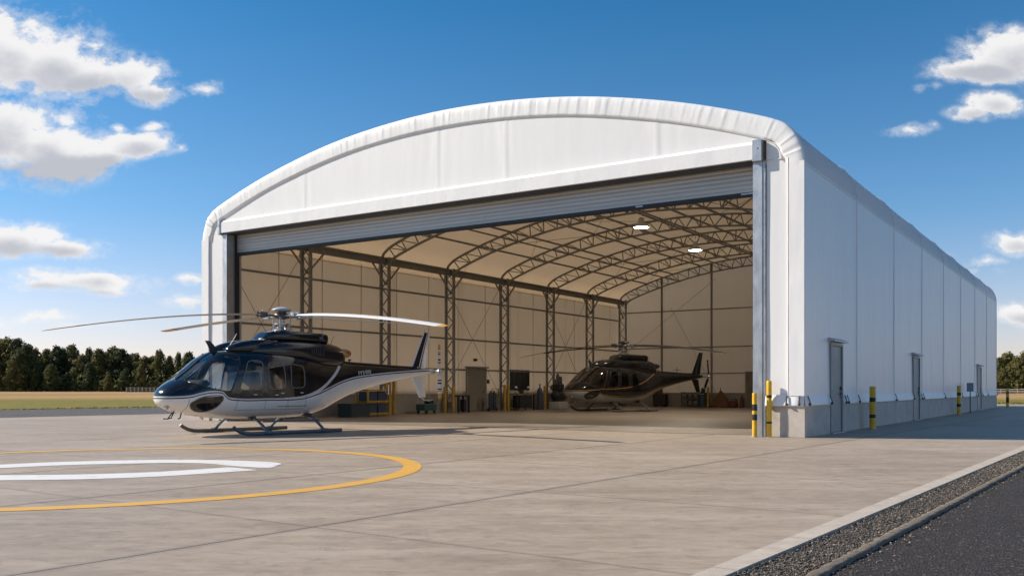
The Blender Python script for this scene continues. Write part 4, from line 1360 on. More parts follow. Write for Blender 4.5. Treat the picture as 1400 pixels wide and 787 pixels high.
        t.l.new(nd_c, p.inputs['Base Color']); p.inputs['Roughness'].default_value = .25; p.inputs['Coat Weight'].default_value = .5
        return m
    W_ = (.72,.71,.69); B_ = (.012,.012,.016)
    fm = finmat('fin_paint_%d' % scheme, [(0,W_),(.09,B_),(.50,W_),(.57,B_),(.66,W_)] if first else [(0,B_),(.4,(.06,.06,.06)),(.55,B_)])
    def fin(name, le0, te0, z0, le1, te1, z1, m, thick=.07):
        b = MB(); rs = []
        for k in range(9):
            f = k/8; le = le0+(le1-le0)*f; te = te0+(te1-te0)*f; z = z0+(z1-z0)*f; c = te-le; th = thick*(1-.45*f)
            ring = []
            for s_,y_ in ((0,0),(.04,.55),(.15,.95),(.35,1.0),(.65,.65),(1,.06)): ring.append((th/2*y_, le+c*s_, z))
            for s_,y_ in ((.65,.65),(.35,1.0),(.15,.95),(.04,.55)): ring.append((-th/2*y_, le+c*s_, z))
            ring[5:6] = [(.002,te,z),(-.002,te,z)]
            rs.append(ring)
        b.rings(rs, True, True); return b.build(name, m, h, angle=50)
    fin('tail_fin', 4.62,5.27,1.70, 5.21,5.48,2.87, fm)
    b = MB(); b.tube([(0,5.22,2.86),(0,5.24,2.98)], .012, 6); b.build('tail_antenna', M_HUB, h)
    fin('ventral_fin', 4.66,5.16,1.52, 5.0,5.29,.88, white if first else black)
    b = MB(); b.tube([(0,5.08,.88),(0,5.22,.80),(0,5.42,.775),(0,5.58,.80)], .012, 6); b.build('tail_skid', M_HUB, h)
    # ---- tail rotor (port side)
    b = MB(); b.cbox((.06,5.50,1.675),(.16,.22,.16),.04); b.tube([(.10,5.56,1.675),(.34,5.62,1.675)], .045, 12); b.lathe([(.075,.22),(.09,.25),(.09,.30),(.05,.34),(.03,.40)], (0.0,5.62,1.675), 14, 'x')
    b.tube([(.0,5.55,1.675),(.0,5.86,1.675)], .035, 10)
    tg = b.build('tail_rotor_hub', M_HUB, h, angle=40)
    b = MB(); b.lathe([(.03,0),(.045,.03),(.04,.09),(.0,.12)], (0,5.86,1.675), 12, 'y'); b.build('tail_light', M_CLOTHW, h, smooth=True)
    def tipmat(name, axis_r, stops):
        m = bpy.data.materials.new(name); m.use_nodes = True; m.node_tree.nodes.clear()
        t = NT(m.node_tree); out = t.node('ShaderNodeOutputMaterial'); p = t.node('ShaderNodeBsdfPrincipled'); t.l.new(p.outputs[0], out.inputs[0])
        t.l.new(t.ramp(t.math('DIVIDE', t.sep(t.coord('Object'))[0], axis_r), stops, 'CONSTANT'), p.inputs['Base Color'])
        p.inputs['Roughness'].default_value = .38; p.inputs['Specular IOR Level'].default_value = .5 if first else .08; return m
    Yl = (.62,.34,.05); Gw = (.62,.62,.61)
    if first: trs = [(0,B_),(.10,W_),(.30,B_),(.345,W_),(.40,B_),(.46,W_),(.62,B_),(.665,W_),(.70,B_),(.72,W_),(.80,Yl)]
    else: trs = [(0,B_),(.75,(.2,.18,.15)),(.85,B_)]
    trm = tipmat('tail_blade_paint_%d' % scheme, .84, trs)
    for ang_ in ((PI/2+.02, -PI/2+.02) if first else (PI/2+.1, -PI/2-.45)):
        b = MB(); rs = []
        for r in np.linspace(.06,.84,12):
            c = .075 if r < .16 else .145; 
            if r > .80: c = .10
            th = .022
            tw = .22
            ring = []
            for s_,y_ in ((-.5,0),(-.3,.9),(0,1),(.5,.1),(0,-1),(-.3,-.9)):
                ring.append((r, s_*c*math.cos(tw)-y_*th/2*math.sin(tw), s_*c*math.sin(tw)+y_*th/2*math.cos(tw)))
            rs.append(ring)
        b.rings(rs, True, True); o = b.build('tail_rotor_blade', trm, h, angle=50)
        # blade runs along local x; put x -> (y,z) plane of the disc at lateral offset
        xa = Vector((0,math.cos(ang_),math.sin(ang_))); za = Vector((1,0,0)); ya = za.cross(xa)
        o.matrix_local = Matrix(((xa.x,ya.x,za.x,.27),(xa.y,ya.y,za.y,5.62),(xa.z,ya.z,za.z,1.675),(0,0,0,1)))
    # ---- mast, hub and blades
    b = MB(); b.tube([(0,0,2.6),(0,0,3.02)], .075, 16); b.lathe([(.24,2.67),(.22,2.70),(.13,2.74),(.11,2.78)], n=20)
    b.lathe([(.10,2.82),(.19,2.83),(.19,2.87),(.10,2.88)], n=20)
    for k in range(4):
        a = PI/4+k*PI/2; b.tube([(.20*math.cos(a),.20*math.sin(a),2.68),(.24*math.cos(a),.24*math.sin(a),3.03)], .016, 8)
        a2 = a+.5; b.tube([(.14*math.cos(a2),.14*math.sin(a2),2.85),(.30*math.cos(a2),.30*math.sin(a2),2.70)], .018, 6)
    b.build('rotor_mast', M_HUB, h, angle=40)
    b = MB(); b.lathe([(.10,2.98),(.20,3.01),(.22,3.06),(.20,3.11),(.12,3.14),(.12,3.19)], n=24)
    b.build('rotor_hub', M_HUBD, h, angle=40)
    b = MB(); b.lathe([(.05,3.17),(.20,3.185),(.262,3.205),(.268,3.222),(.235,3.25),(.16,3.285),(.07,3.305),(.0,3.31)], n=36, cap=False)
    b.build('hub_cap', gloss('hub_cap_grey', (.36,.38,.40), .35, .4) if first else M_HUBD, h, smooth=True)
    R_ = 6.1
    if first: bst = [(0,(.16,.155,.15)),(.10,(.40,.395,.385)),(.855,(.06,.055,.05)),(.885,Yl),(.985,(.12,.11,.1))]
    else: bst = [(0,(.022,.022,.022)),(.96,(.06,.05,.03))]
    bm_ = tipmat('blade_paint_%d' % scheme, R_, bst)
    bm_lit = tipmat('blade_sunlit_%d' % scheme, R_, [(0,(.2,.2,.2)),(.10,(.74,.73,.72)),(.965,Yl)] if first else bst)  # sunlit brightness of the first helicopter's port blade put into a whiter paint
    # azimuth: (dir), tip height, pitch, paint
    for az, zt, pitch, m_ in ((-PI/2, 2.39, 6, bm_), (PI/2, 3.12, 6, bm_), (PI, 2.90, 6, bm_), (0, 2.53, 17, bm_lit)):
        xa = Vector((math.cos(az), math.sin(az), 0)); ya = Vector((-xa.y, xa.x, 0)); za = Vector((0,0,1))
        b = MB(); rs = []
        for r in np.concatenate([np.linspace(.74,1.1,5), np.linspace(1.25,R_,24)]):
            f = (r-.3)/(R_-.3); z = 3.07+(zt-3.07)*f**1.7
            c = .13+.14*min(1,max(0,(r-.78)/.35)); th = .040-.016*f
            if r > R_-.02: c *= .7; th *= .4
            tw = math.radians(pitch)*(1-.25*f); sgn = 1
            ring = []
            for s_,y_ in ((.5,0),(.46,.5),(.34,.92),(.2,1.0),(-.1,.72),(-.5,.06),(-.1,-.5),(.2,-.62),(.34,-.55),(.46,-.3)):
                # leading edge on the -y side for clockwise seen in the picture
                yy = -s_*c; zz = y_*th/2
                ring.append((r, yy*math.cos(tw)-zz*math.sin(tw), z + yy*math.sin(tw)+zz*math.cos(tw)))
            rs.append(ring)
        b.rings(rs, True, True); o = b.build('rotor_blade', m_, h, angle=50)
        o.rotation_euler = (0,0,az)
        b = MB()   # yoke arm and grip with its bolts
        b.cbox((.33,0,3.06),(.34,.11,.05),.012); b.cbox((.55,0,3.07),(.17,.15,.14),.02)
        b.cbox((.68,0,3.105),(.20,.10,.03),.006); b.cbox((.68,0,3.035),(.20,.10,.03),.006)
        for xx in (.62,.74): b.tube([(xx,0,2.99),(xx,0,3.16)], .018, 8)
        b.tube([(.5,-.12,3.05),(.5,.12,3.05)], .02, 8); b.tube([(.60,-.02,3.12),(.56,-.02,3.19)], .014, 6)
        g_ = b.build('blade_grip', M_HUBD if az in (-PI/2,) else M_HUB, h, angle=40); g_.rotation_euler = (0,0,az)
    # ---- landing gear
    sk = M_SKID if first else gloss('skid_dark', (.085,.083,.08), .4, .1)
    for sd in (-1,1):
        b = MB(); x = sd*1.2
        pts = [(x,-2.22,.23),(x,-2.14,.165),(x,-2.02,.105),(x,-1.86,.065),(x,-1.7,.055)]+[(x,t,.055) for t in np.linspace(-1.5,.95,8)]+[(x,1.02,.055)]
        b.tube(pts, [.042,.046,.048]+[.05]*(len(pts)-3), 12)
        for t0,t1 in ((-1.55,-1.0),(.2,.7)): b.box(x-.03,x+.03,t0,t1,.001,.012)
        so_ = b.build('skid', sk if sd > 0 else gloss('skid_far', (.085,.08,.07), .4, .1), h, angle=40)
        for t in (-1.25,.47): b = MB(); b.tube([(x,t-.09,.06),(x,t+.09,.06)], .064, 12); b.build('saddle', sk, so_, angle=40)
        b = MB(); b.tube([(x*.86,-1.12,.36),(x*.86,-.15,.36)] if False else [(sd*.98,-1.25,.33),(sd*1.04,-.9,.33),(sd*1.04,.15,.33),(sd*.98,.47,.33)], .018, 8); 
        if first: b.build('step_rail', sk, h)
    for t in (-1.25,.47):
        b = MB(); pts = []
        for k in range(25):
            f = -1+2*k/24; a = abs(f); x = f*1.2
            if a < .5: z = .40+ (0 if t < 0 else .03)
            else: z = .40 + (.07-.40)*((a-.5)/.5)**1.35
            pts.append((x, t, z))
        b.tube(pts, .038, 10); b.build('cross_tube', sk, h, smooth=True)
        for sd in (-1,1): b = MB(); b.cbox((sd*.5,t,.42 if t < 0 else .45),(.16,.16,.1),.02); b.build('cross_tube_mount', M_DARK, h)
    # ---- small fittings
    b = MB(); rs = [[(x_,y_,z_) for x_,y_,z_ in ((-.008-w__,a,z),(.008+w__,a,z),(.008+w__,c,z),(-.008-w__,c,z))] for a,c,z,w__ in ((-2.12,-1.86,2.04,.006),(-2.14,-1.93,2.14,.004),(-2.19,-2.02,2.24,.002),(-2.25,-2.12,2.33,0))]
    b.rings(rs, True, True); b.build('blade_antenna', M_BLK, h)
    b = MB(); b.tube([(.25,-1.80,2.08),(.22,-1.50,2.52)], [.012,.005], 6); b.build('whip_antenna', M_CLOTHW if first else M_DARK, h)
    b = MB(); b.tube([(0,1.62,2.36),(.03,1.72,2.62)], [.010,.004], 6); b.build('whip_antenna', M_DARK, h)
    b = MB(); b.tube([(0,2.28,1.86),(0,2.28,1.95)], .02, 8); b.cbox((0,2.3,1.96),(.05,.10,.04),.01); b.build('beacon', M_DARK, h)
    for pts in ([(.10,-3.12,.62),(.10,-3.2,.45),(.10,-3.32,.43)], [(.12,-2.95,.57),(.14,-3.0,.44),(.20,-3.08,.43)], [(-.2,-3.0,.57),(-.24,-3.1,.42),(-.34,-3.16,.42)]):
        b = MB(); b.tube(pts, .016, 6); b.build('cable_cutter', M_DARK, h)
    b = MB(); b.lathe([(.0,-.02),(.07,-.02),(.085,.0),(.085,.03)], (.16,-3.37,.735), 16, 'y'); b.build('landing_light', mat('lens', (.35,.35,.33), rough=.1), h)
    b = MB(); b.tube([(.02,3.55,1.22),(.05,3.62,1.03),(.02,3.75,.98),(-.02,3.8,1.27)], .008, 5); b.build('towel_rail_antenna', M_HUB, h)
    for t,z in ((-1.42,1.0),(-.80,.99),(-.62,1.03),(-.0,1.04)):
        for sd in (-1,1):
            b = MB(); b.cbox((sd*(sx(t,z)+.006),t,z),(.025,.10,.03),.006); b.build('door_handle', M_HUB if first else M_DARK, h)
    if not first:
        b = MB(); b.tube([(0,3.6,1.8),(0,3.6,2.1)], .015, 6); b.tube([(-.25,3.6,1.98),(.25,3.6,1.98)], .012, 6); b.build('tail_boom_antenna', M_DARK, h)
    if first:
        # registration on the port side of the boom
        me = text_mesh('IYI/00', .20); vs = [v.co.copy() for v in me.vertices]; fs = [tuple(p.vertices) for p in me.polygons]
        bpy.data.meshes.remove(me)
        xmax = max(v.x for v in vs); b = MB(); pts = []
        for v in vs:
            f = v.x/xmax; t = 2.38+.52*f; z = 1.535+.055*f+v.y*.72
            pts.append((sx(t,z,1,.004), t, z))
        b.add(pts, fs); b.build('registration', mat('reg_grey', (.55,.55,.54), rough=.4), h)
    return h
HELI = make_heli('black and white helicopter parked on skids in the sun outside the hangar', (-6.1,24.5,.004), math.atan2(-.65,.76), 1.0, 1)
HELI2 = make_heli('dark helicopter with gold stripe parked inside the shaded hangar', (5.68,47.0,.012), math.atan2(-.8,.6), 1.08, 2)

# ------------------------------------------------------------------ bollards
def bollard(x, y, hgt, r, label, bands=(), group=None, world=None, cap=True):
    loc = hw(x,y) if world is None else world
    o = empty('bollard', label, 'bollard', loc, H_ROT, group)
    b = MB(); zs = [0.0]
    for z0,z1 in bands: zs += [z0,z1]
    zs.append(hgt)
    prof = [(r,0.0)] + [(r,z) for z in np.linspace(.05,hgt-.02,14)] + [(r*.9,hgt-.004),(r*.5,hgt),(0,hgt)]
    b.lathe(prof, n=20, cap=False); b.build('post', M_YEL if group is None else M_YELD, o, angle=40)
    for z0,z1 in bands:
        b = MB(); b.lathe([(r+.002,z0),(r+.003,z0+.005),(r+.003,z1-.005),(r+.002,z1)], n=20, cap=False); b.build('black_band', M_BLK, o, smooth=True)
    b = MB(); b.lathe([(r*1.5,.0),(r*1.5,.012),(r*1.02,.014)], n=20); b.build('base_plate', M_GALV if group is None else M_STEEL, o)
    return o
bollard(9.68,-.26,1.05,.058,'short yellow bollard with two wide black bands at the right door post',[(.40,.54),(.63,.78)])
bollard(9.985,-.125,1.34,.062,'tall yellow bollard with two narrow black bands before the white corner strip',[(.32,.37),(.93,1.0)])
bollard(HALF+.30,wall_y(1193,HALF+.30),1.22,.085,'yellow and black bollard along the shaded side between the first and second side doors',[(.32,.42),(.78,.90)])
bollard(HALF+.30,wall_y(1311,HALF+.30),1.28,.085,'yellow and black bollard farther along the shaded side, next to the small post sign',[(.35,.48),(.85,.98)])
bollard(HALF+.55,42.6,1.18,.085,'yellow and black bollard standing at the far rear corner of the hangar',[(.30,.62),(.85,.95)])
# small sign on a post by the third side door
o = empty('sign_post', 'small grey sign on a thin post by the shaded side wall', 'sign', hw(HALF+.28,wall_y(1326.5,HALF+.28)), H_ROT)
b = MB(); b.tube([(0,0,0),(0,0,1.35)], .022, 8); b.build('post', M_DARK, o)
b = MB(); b.cbox((0,-.03,1.22),(.30,.02,.42),.004); b.build('sign_panel', mat('sign_grey',(.22,.25,.29),rough=.4), o)
b = MB(); b.cbox((0,0,.01),(.16,.16,.02),.004); b.build('base_plate', M_DARK, o)

LX = -HALF+.33
def wpos(px, off): return (LX+off, wall_y(px, LX+off))
IG = 'yellow posts guarding the lattice columns inside the hangar'
for px,off,hh,lab in ((527,1.0,1.5,'yellow post at the second lattice column, next to the storage rack'),
                   (532.5,.9,1.5,'yellow post between two others beside the storage rack'),
                   (538.5,.8,1.6,'orange-yellow post, tallest of the three beside the storage rack'),
                   (608.5,.75,1.25,'yellow post on the left of the third lattice column'),
                   (619.5,.75,1.25,'yellow post on the right of the third lattice column'),
                   (690,.75,1.35,'yellow post at the column between the grey door and dark window, left of the two'),
                   (695,.75,1.35,'yellow post at the column between the grey door and dark window, right of the two'),
                   (745,.75,1.3,'yellow post by the column behind the dark helicopter nose'),):
    x,y = wpos(px, off); bollard(x,y,hh,.075,lab,(),IG)
for px,lab in ((968,'yellow post against the back wall under the tail of the dark helicopter'),):
    bollard(back_x(px,INNER-.7), INNER-.7, 1.25, .075, lab, (), IG)

# ------------------------------------------------------------------ stored equipment along the walls
def prop(name, label, cat, px, off, group=None, back=False):
    if back: loc = hw(back_x(px,INNER-off), INNER-off, .004); rz = H_ROT
    else:
        x,y = wpos(px,off); loc = hw(x,y,.004); rz = H_ROT - PI/2     # local +x runs along -y? facing into the room
    return empty(name, label, cat, loc, rz, group)
# local axes of a wall prop (left wall): x = along the wall towards the door, y = into the room... width in x, depth in y
def crate(px, off, w_, d_, h_, label, m, zz=0.0, dx=0.0, group=None, lidm=None):
    o = prop('crate', label, 'crate', px, off, group)
    o.location.z += zz
    b = MB(); t = .025
    for sx_ in (-1,1): b.box(sx_*w_/2-t/2+dx, sx_*w_/2+t/2+dx, -d_/2, d_/2, 0, h_)
    for sy_ in (-1,1): b.box(-w_/2+t/2+dx, w_/2-t/2+dx, sy_*d_/2-t/2, sy_*d_/2+t/2, 0, h_)
    b.box(-w_/2+t/2+dx, w_/2-t/2+dx, -d_/2+t/2, d_/2-t/2, .0, .03)
    for sy_ in (-1,1): b.box(-w_/2+dx-.02, w_/2+dx+.02, sy_*(d_/2+.005)-.012, sy_*(d_/2+.005)+.012, h_-.05, h_)
    b.build('tub', m, o)
    b = MB(); b.cbox((dx,0,h_+.012),(w_+.03,d_+.03,.03),.008); b.build('lid', lidm or M_DARK, o)
    return o
crate(484,1.4,1.1,.7,.52,'teal lidded crate on the floor left of the yellow rack',mat('dull_teal',(.022,.045,.047),rough=.5))
R1 = prop('storage_rack','yellow metal storage rack standing by the hangar wall behind the white tail boom','rack',510,1.35)
b = MB()
for x in (-.68,.66):
    for y in (-.3,.3): b.box(x-.035,x+.035,y-.035,y+.035,0,1.12)
b.build('upright', M_YELD, R1)
for z in (.12,.62,1.08):
    b = MB(); b.box(-.645,.625,-.33,-.27,z-.035,z+.03); b.box(-.645,.625,.27,.33,z-.035,z+.03); b.box(-.64,.62,-.27,.27,z,z+.015); b.build('shelf', M_YELD, R1)
for zz,dx,lab in ((.15,-.31,'dark blue crate on the lower shelf of the yellow rack, left side'),(.15,.31,'dark blue crate on the lower shelf of the yellow rack, right side'),
                  (.66,-.31,'dark blue crate on the upper shelf of the yellow rack, left side'),(.66,.31,'dark blue crate on the upper shelf of the yellow rack, right side')):
    crate(510,1.35,.54,.5,.34,lab,M_BLUE,zz,dx,'crates on the yellow rack')
# low cart
o = prop('tool_cart','small dark teal tool cart by the wall under the tail rotor','cart',583,.8)
b = MB(); b.cbox((0,0,.30),(.9,.55,.3),.03); b.build('body', M_TEAL, o)
b = MB(); b.cbox((-.2,0,.53),(.35,.3,.16),.02); b.build('tray', M_DARK, o)
b = MB(); b.tube([(-.45,-.2,.4),(-.6,-.2,.85),(-.6,.2,.85),(-.45,.2,.4)], .018, 6); b.build('handle', M_DARK, o)
for x in (-.32,.32):
    for y in (-.22,.22): b = MB(); b.lathe([(.07,-.025),(.075,0),(.07,.025)], (x,y,.075), 12, 'y'); b.build('wheel', M_RUBBER, o)
# trestle
o = prop('work_stand','dark open work stand between the third column and the grey door','stand',630,.7)
b = MB(); b.cbox((0,0,.80),(.95,.45,.07),.015); b.build('top', M_DARK, o)
for x in (-.42,.42):
    for y in (-.17,.17): b = MB(); b.box(x-.05,x+.05,y-.04,y+.04,0,.765); b.build('leg', M_DARK, o)
b = MB(); b.cbox((-.2,0,.33),(.16,.3,.6),.02); b.build('side_panel', M_DARK, o)
# gas bottle trolley
o = prop('gas_bottle_trolley','dark trolley holding bottles right of the grey door','trolley',673,.7)
for x in (-.16,.14): b = MB(); b.lathe([(.0,.08),(.12,.08),(.12,.82),(.09,.92),(.035,.98),(.035,1.05),(0,1.05)], (x,0,0), 16); b.build('bottle', M_DARK if x < 0 else M_BLUE, o, angle=40)
b = MB(); b.box(-.32,.3,-.16,.16,.05,.075); b.tube([(-.3,.15,.07),(-.3,.18,1.15),(.28,.18,1.15),(.28,.15,.07)], .02, 6); b.build('frame', M_DARK, o)
for x in (-.34,.33): b = MB(); b.lathe([(.09,-.03),(.095,0),(.09,.03)], (x,0,.095), 14, 'x'); b.build('wheel', M_RUBBER, o)
# little alarm and lamp above the door
o = prop('alarm_box','small reddish alarm box on the wall right of the grey door','alarm',668,.0); o.location.z = 1.52
b = MB(); b.cbox((0,-.02,0),(.20,.07,.22),.02); b.build('case', mat('alarm_brown',(.13,.06,.045),rough=.5), o)
b = MB(); b.lathe([(.07,-.10),(.07,-.05)], (0,0,.0), 12, 'y'); b.build('bell', M_RED, o)
o = prop('wall_lamp','small lamp fixed over the grey interior door','lamp',651,.0); o.location.z = 2.62
b = MB(); b.cbox((0,-.05,0),(.26,.12,.14),.03); b.build('housing', M_DARK, o)
b = MB(); b.cbox((0,-.10,-.06),(.2,.08,.03),.01); b.build('lens', M_CLOTHW, o)
# workbench
o = prop('workbench','cluttered dark workbench under the wall window','workbench',713,.75)
b = MB(); b.cbox((0,0,.86),(1.75,.62,.06),.01); b.build('top', mat('bench_wood',(.20,.15,.10),rough=.6), o)
for x in (-.82,.82):
    for y in (-.26,.26): b = MB(); b.box(x-.035,x+.035,y-.035,y+.035,0,.83); b.build('leg', M_DARK, o)
b = MB(); b.cbox((-.05,.02,.45),(1.15,.5,.68),.02); b.build('cabinet', M_DARK, o)
for z in (.28,.50,.70): b = MB(); b.cbox((-.05,-.245,z),(1.08,.03,.17),.008); b.build('drawer', mat('drawer_grey',(.07,.075,.08),rough=.4), o)
b = MB(); b.box(-.8,.8,-.28,-.24,.10,.13); b.build('foot_rail', M_YEL, o)
def desk_lamp(dx, label):
    o = prop('desk_lamp', label, 'lamp', 713, .75, 'lamps on the workbench'); o.location.z += .89
    o.location += (E_AX*0 - D_AX*dx)
    b = MB(); b.lathe([(.07,0),(.07,.02),(.015,.03)], n=14); b.build('base', M_DARK, o)
    b = MB(); b.tube([(0,0,.02),(.05,0,.25),(-.06,0,.38)], .012, 6); b.build('arm', M_DARK, o)
    b = MB(); b.lathe([(.02,.10),(.05,.08),(.09,0)], (-.08,0,.29), 14, cap=False); b.build('shade', M_CLOTHW, o, smooth=True)
desk_lamp(.62,'small lamp with pale shade at the left end of the workbench')
desk_lamp(-.60,'small lamp with pale shade at the right end of the workbench')
o = prop('vice','dark vice clamped in the middle of the workbench','vice',713,.75); o.location.z += .89
b = MB(); b.cbox((0,0,.05),(.2,.2,.1),.02); b.cbox((0,-.04,.14),(.14,.28,.1),.02); b.build('body', M_DARK, o)
b = MB(); b.tube([(0,-.2,.12),(0,-.34,.12)], .018, 8); b.tube([(-.1,-.34,.12),(.1,-.34,.12)], .01, 6); b.build('handle', M_HUB, o)
# blue cylinder
o = prop('gas_cylinder','slim dark blue gas cylinder standing right of the workbench','gas cylinder',738,.65)
b = MB(); b.lathe([(0,0),(.15,0),(.15,1.0),(.12,1.12),(.05,1.2),(.05,1.24),(0,1.24)], n=18); b.build('tank', M_BLUE, o, angle=40)
b = MB(); b.lathe([(.03,1.24),(.03,1.34),(.06,1.35),(.06,1.40)], n=10); b.build('valve', M_HUBD, o)
b = MB(); b.lathe([(.20,0),(.20,.06),(.16,.07)], n=18); b.build('base', M_DARK, o)
# compressor unit
o = prop('air_compressor','tall dark compressor unit on a pale base left of the dark helicopter nose','compressor',764,.9)
b = MB(); b.cbox((0,0,.20),(1.05,.75,.40),.03); b.build('base', mat('pale_grey',(.42,.41,.38),rough=.5), o)
b = MB(); b.lathe([(0,-.55),(.2,-.53),(.30,-.42),(.32,0),(.30,.42),(.2,.53),(0,.55)], (0,0,.75), 20, 'x', cap=False); b.build('tank', M_DARK, o, smooth=True)
b = MB(); b.cbox((.08,0,1.22),(.62,.5,.42),.06); b.build('motor', M_DARK, o)
for x,hh in ((-.2,1.85),(.12,2.0),(.3,1.7)): b = MB(); b.lathe([(.09,1.35),(.10,hh-.1),(.05,hh),(0,hh)], (x,0,0), 12); b.build('filter', M_HUBD, o, angle=40)
b = MB(); b.lathe([(.0,-.44),(.14,-.44),(.16,-.40)], (.1,0,1.2), 16, 'y'); b.build('gauge', M_HUB, o)
# along the partition
o = prop('tool_trolley','dark tool trolley on the back wall behind the dark helicopter cabin','trolley',903,.6,None,True)
b = MB(); b.cbox((0,0,.45),(.85,.5,.7),.02); b.build('cabinet', M_DARK, o)
b = MB(); b.cbox((-.15,0,.95),(.4,.35,.3),.03); b.cbox((-.1,0,1.25),(.22,.25,.32),.03); b.build('top_box', mat('brown_box',(.12,.07,.04),rough=.6), o)
for x in (-.33,.33): b = MB(); b.lathe([(.05,-.2),(.055,0),(.05,.2)], (x,0,.055), 12, 'y'); b.build('wheel', M_RUBBER, o)
o = prop('parts_rack','low dark wire rack on the back wall under the dark tail boom','rack',945,.6,None,True)
for x in (-.55,.55):
    for y in (-.22,.22): b = MB(); b.box(x-.025,x+.025,y-.025,y+.025,0,.95); b.build('upright', M_HUBD, o)
for z in (.1,.5,.9): b = MB(); b.box(-.6,.6,-.25,.25,z-.02,z+.02); b.build('shelf', M_HUBD, o)
for k in range(3):
    for zz in (.12,.52):
        q_ = prop('parts_bin', 'grey parts bin on the %s shelf of the low wire rack, %s' % ('lower' if zz < .3 else 'middle', ('left end','in the middle','right end')[k]), 'bin', 945, .6, 'bins on the wire rack', True)
        q_.location = hw(back_x(945,INNER-.6)-.36+.36*k, INNER-.6, zz+.004)
        b = MB(); b.cbox((0,0,.14),(.30,.4,.28),.02); b.build('tub', mat('bin_grey',(.10,.10,.095),rough=.5), q_)
        b = MB(); b.cbox((0,-.206,.22),(.14,.012,.05),.004); b.build('handle', M_HUB, q_)
o = prop('oil_drum','small dark drum standing between the wire rack and yellow post','drum',961,.6,None,True)
b = MB(); b.lathe([(0,0),(.24,0),(.25,.02),(.24,.3),(.255,.32),(.24,.34),(.24,.62),(.255,.64),(.24,.66),(.24,.9),(.25,.92),(.2,.92),(0,.9)], n=22); b.build('drum', M_BLUE, o, angle=35)
b = MB(); b.cbox((.02,0,1.05),(.22,.22,.3),.04); b.tube([(.0,0,1.1),(.0,-.2,1.15)], .02, 6); b.build('pump', M_DARK, o)
o = prop('pointed_cover','low orange-brown pointed cover on the back wall right of the yellow post','cover',985,.75,None,True)
b = MB(); rs = []
for k in range(7):
    f = k/6; wv = lambda a: 1+.05*math.sin(a*7+k)
    rs.append([((.68*(1-f)**.9+.02)*math.copysign(abs(math.cos(a))**.7,math.cos(a))*wv(a)+.02*f, (.5*(1-f)+.02)*math.copysign(abs(math.sin(a))**.7,math.sin(a))*wv(a), 1.05*f) for a in [2*PI*i/20 for i in range(20)]])
b.rings(rs, True, True); b.build('cover', mat('brown_cover',(.12,.055,.028),rough=.8), o, smooth=True)
b = MB(); b.lathe([(.02,1.04),(.02,1.16),(.05,1.17),(.0,1.19)], n=10); b.build('peak_knob', M_DARK, o)
b = MB(); b.tube([(-.66,-.48,.02),(.66,-.48,.02),(.66,.48,.02),(-.66,.48,.02)], .02, 6, closed=True); b.build('base_frame', M_DARK, o)
o = prop('fuel_can','small dark red can on the floor near the back door','can',1003,.6,None,True)
b = MB(); b.cbox((0,0,.22),(.45,.25,.44),.05); b.build('body', M_RED, o)
b = MB(); b.tube([(-.14,0,.44),(-.12,0,.53),(.1,0,.53),(.12,0,.44)], .018, 6); b.build('handle', M_DARK, o)
b = MB(); b.lathe([(.035,.43),(.035,.5),(0,.5)], (.18,0,0), 10); b.build('cap', M_DARK, o)
o = prop('fire_extinguisher','dark red extinguisher standing beside the back door','fire extinguisher',1014,.5,None,True)
b = MB(); b.lathe([(0,0),(.11,0),(.11,.5),(.08,.6),(.03,.64),(.03,.68),(0,.68)], n=16); b.build('tank', M_RED, o, angle=40)
b = MB(); b.tube([(.02,0,.66),(.1,0,.72),(.16,0,.60),(.14,0,.3)], .016, 6); b.cbox((0,0,.72),(.06,.16,.04),.01); b.build('hose', M_DARK, o)
# tow bar lying behind the sunlit helicopter
p0 = ground(270,574.3); p1 = ground(402,574.0); dv = p1-p0
o = empty('tow_bar','yellow and black striped tow bar lying on the apron behind the sunlit helicopter','tow bar',(p0.x,p0.y,0),math.atan2(dv.y,dv.x))
L_ = dv.length; b = MB(); b.tube([(.7,0,.12),(L_,0,.12)], .05, 10); b.build('bar', M_HUBD, o)
b = MB(); b.cbox((.42,0,.16),(.66,.34,.16),.03); b.build('head', M_YEL, o)
for k in range(4):
    b = MB(); x = 1.0+k*.62; b.tube([(x,0,.12),(x+.28,0,.12)], .054, 10); b.build('stripe', M_CLOTHW, o)
for x in (.45,L_-.5):
    b = MB(); b.lathe([(.07,-.2),(.075,-.15)], (x,0,.075), 12, 'y'); b.lathe([(.075,.15),(.07,.2)], (x,0,.075), 12, 'y'); b.tube([(x,-.16,.075),(x,.16,.075)], .02, 6); b.build('wheel', M_RUBBER, o)

# ------------------------------------------------------------------ trees beyond the field
def leaf_mat(name, c0, c1, c2):
    m = bpy.data.materials.new(name); m.use_nodes = True; m.node_tree.nodes.clear()
    t = NT(m.node_tree); out = t.node('ShaderNodeOutputMaterial'); p = t.node('ShaderNodeBsdfPrincipled')
    tr = t.node('ShaderNodeBsdfTranslucent'); mx = t.node('ShaderNodeMixShader')
    r = t.geo('Random Per Island')
    oi = t.node('ShaderNodeObjectInfo').outputs['Random']
    c = t.ramp(t.math('ADD', t.math('MULTIPLY', r, .65), t.math('MULTIPLY', oi, .35)), [(0,c0),(.5,c1),(1,c2)])
    t.l.new(c, p.inputs['Base Color']); t.l.new(c, tr.inputs[0])
    p.inputs['Roughness'].default_value = .7; p.inputs['Specular IOR Level'].default_value = .2
    mx.inputs[0].default_value = .34
    t.l.new(p.outputs[0], mx.inputs[1]); t.l.new(tr.outputs[0], mx.inputs[2]); t.l.new(mx.outputs[0], out.inputs[0])
    return m
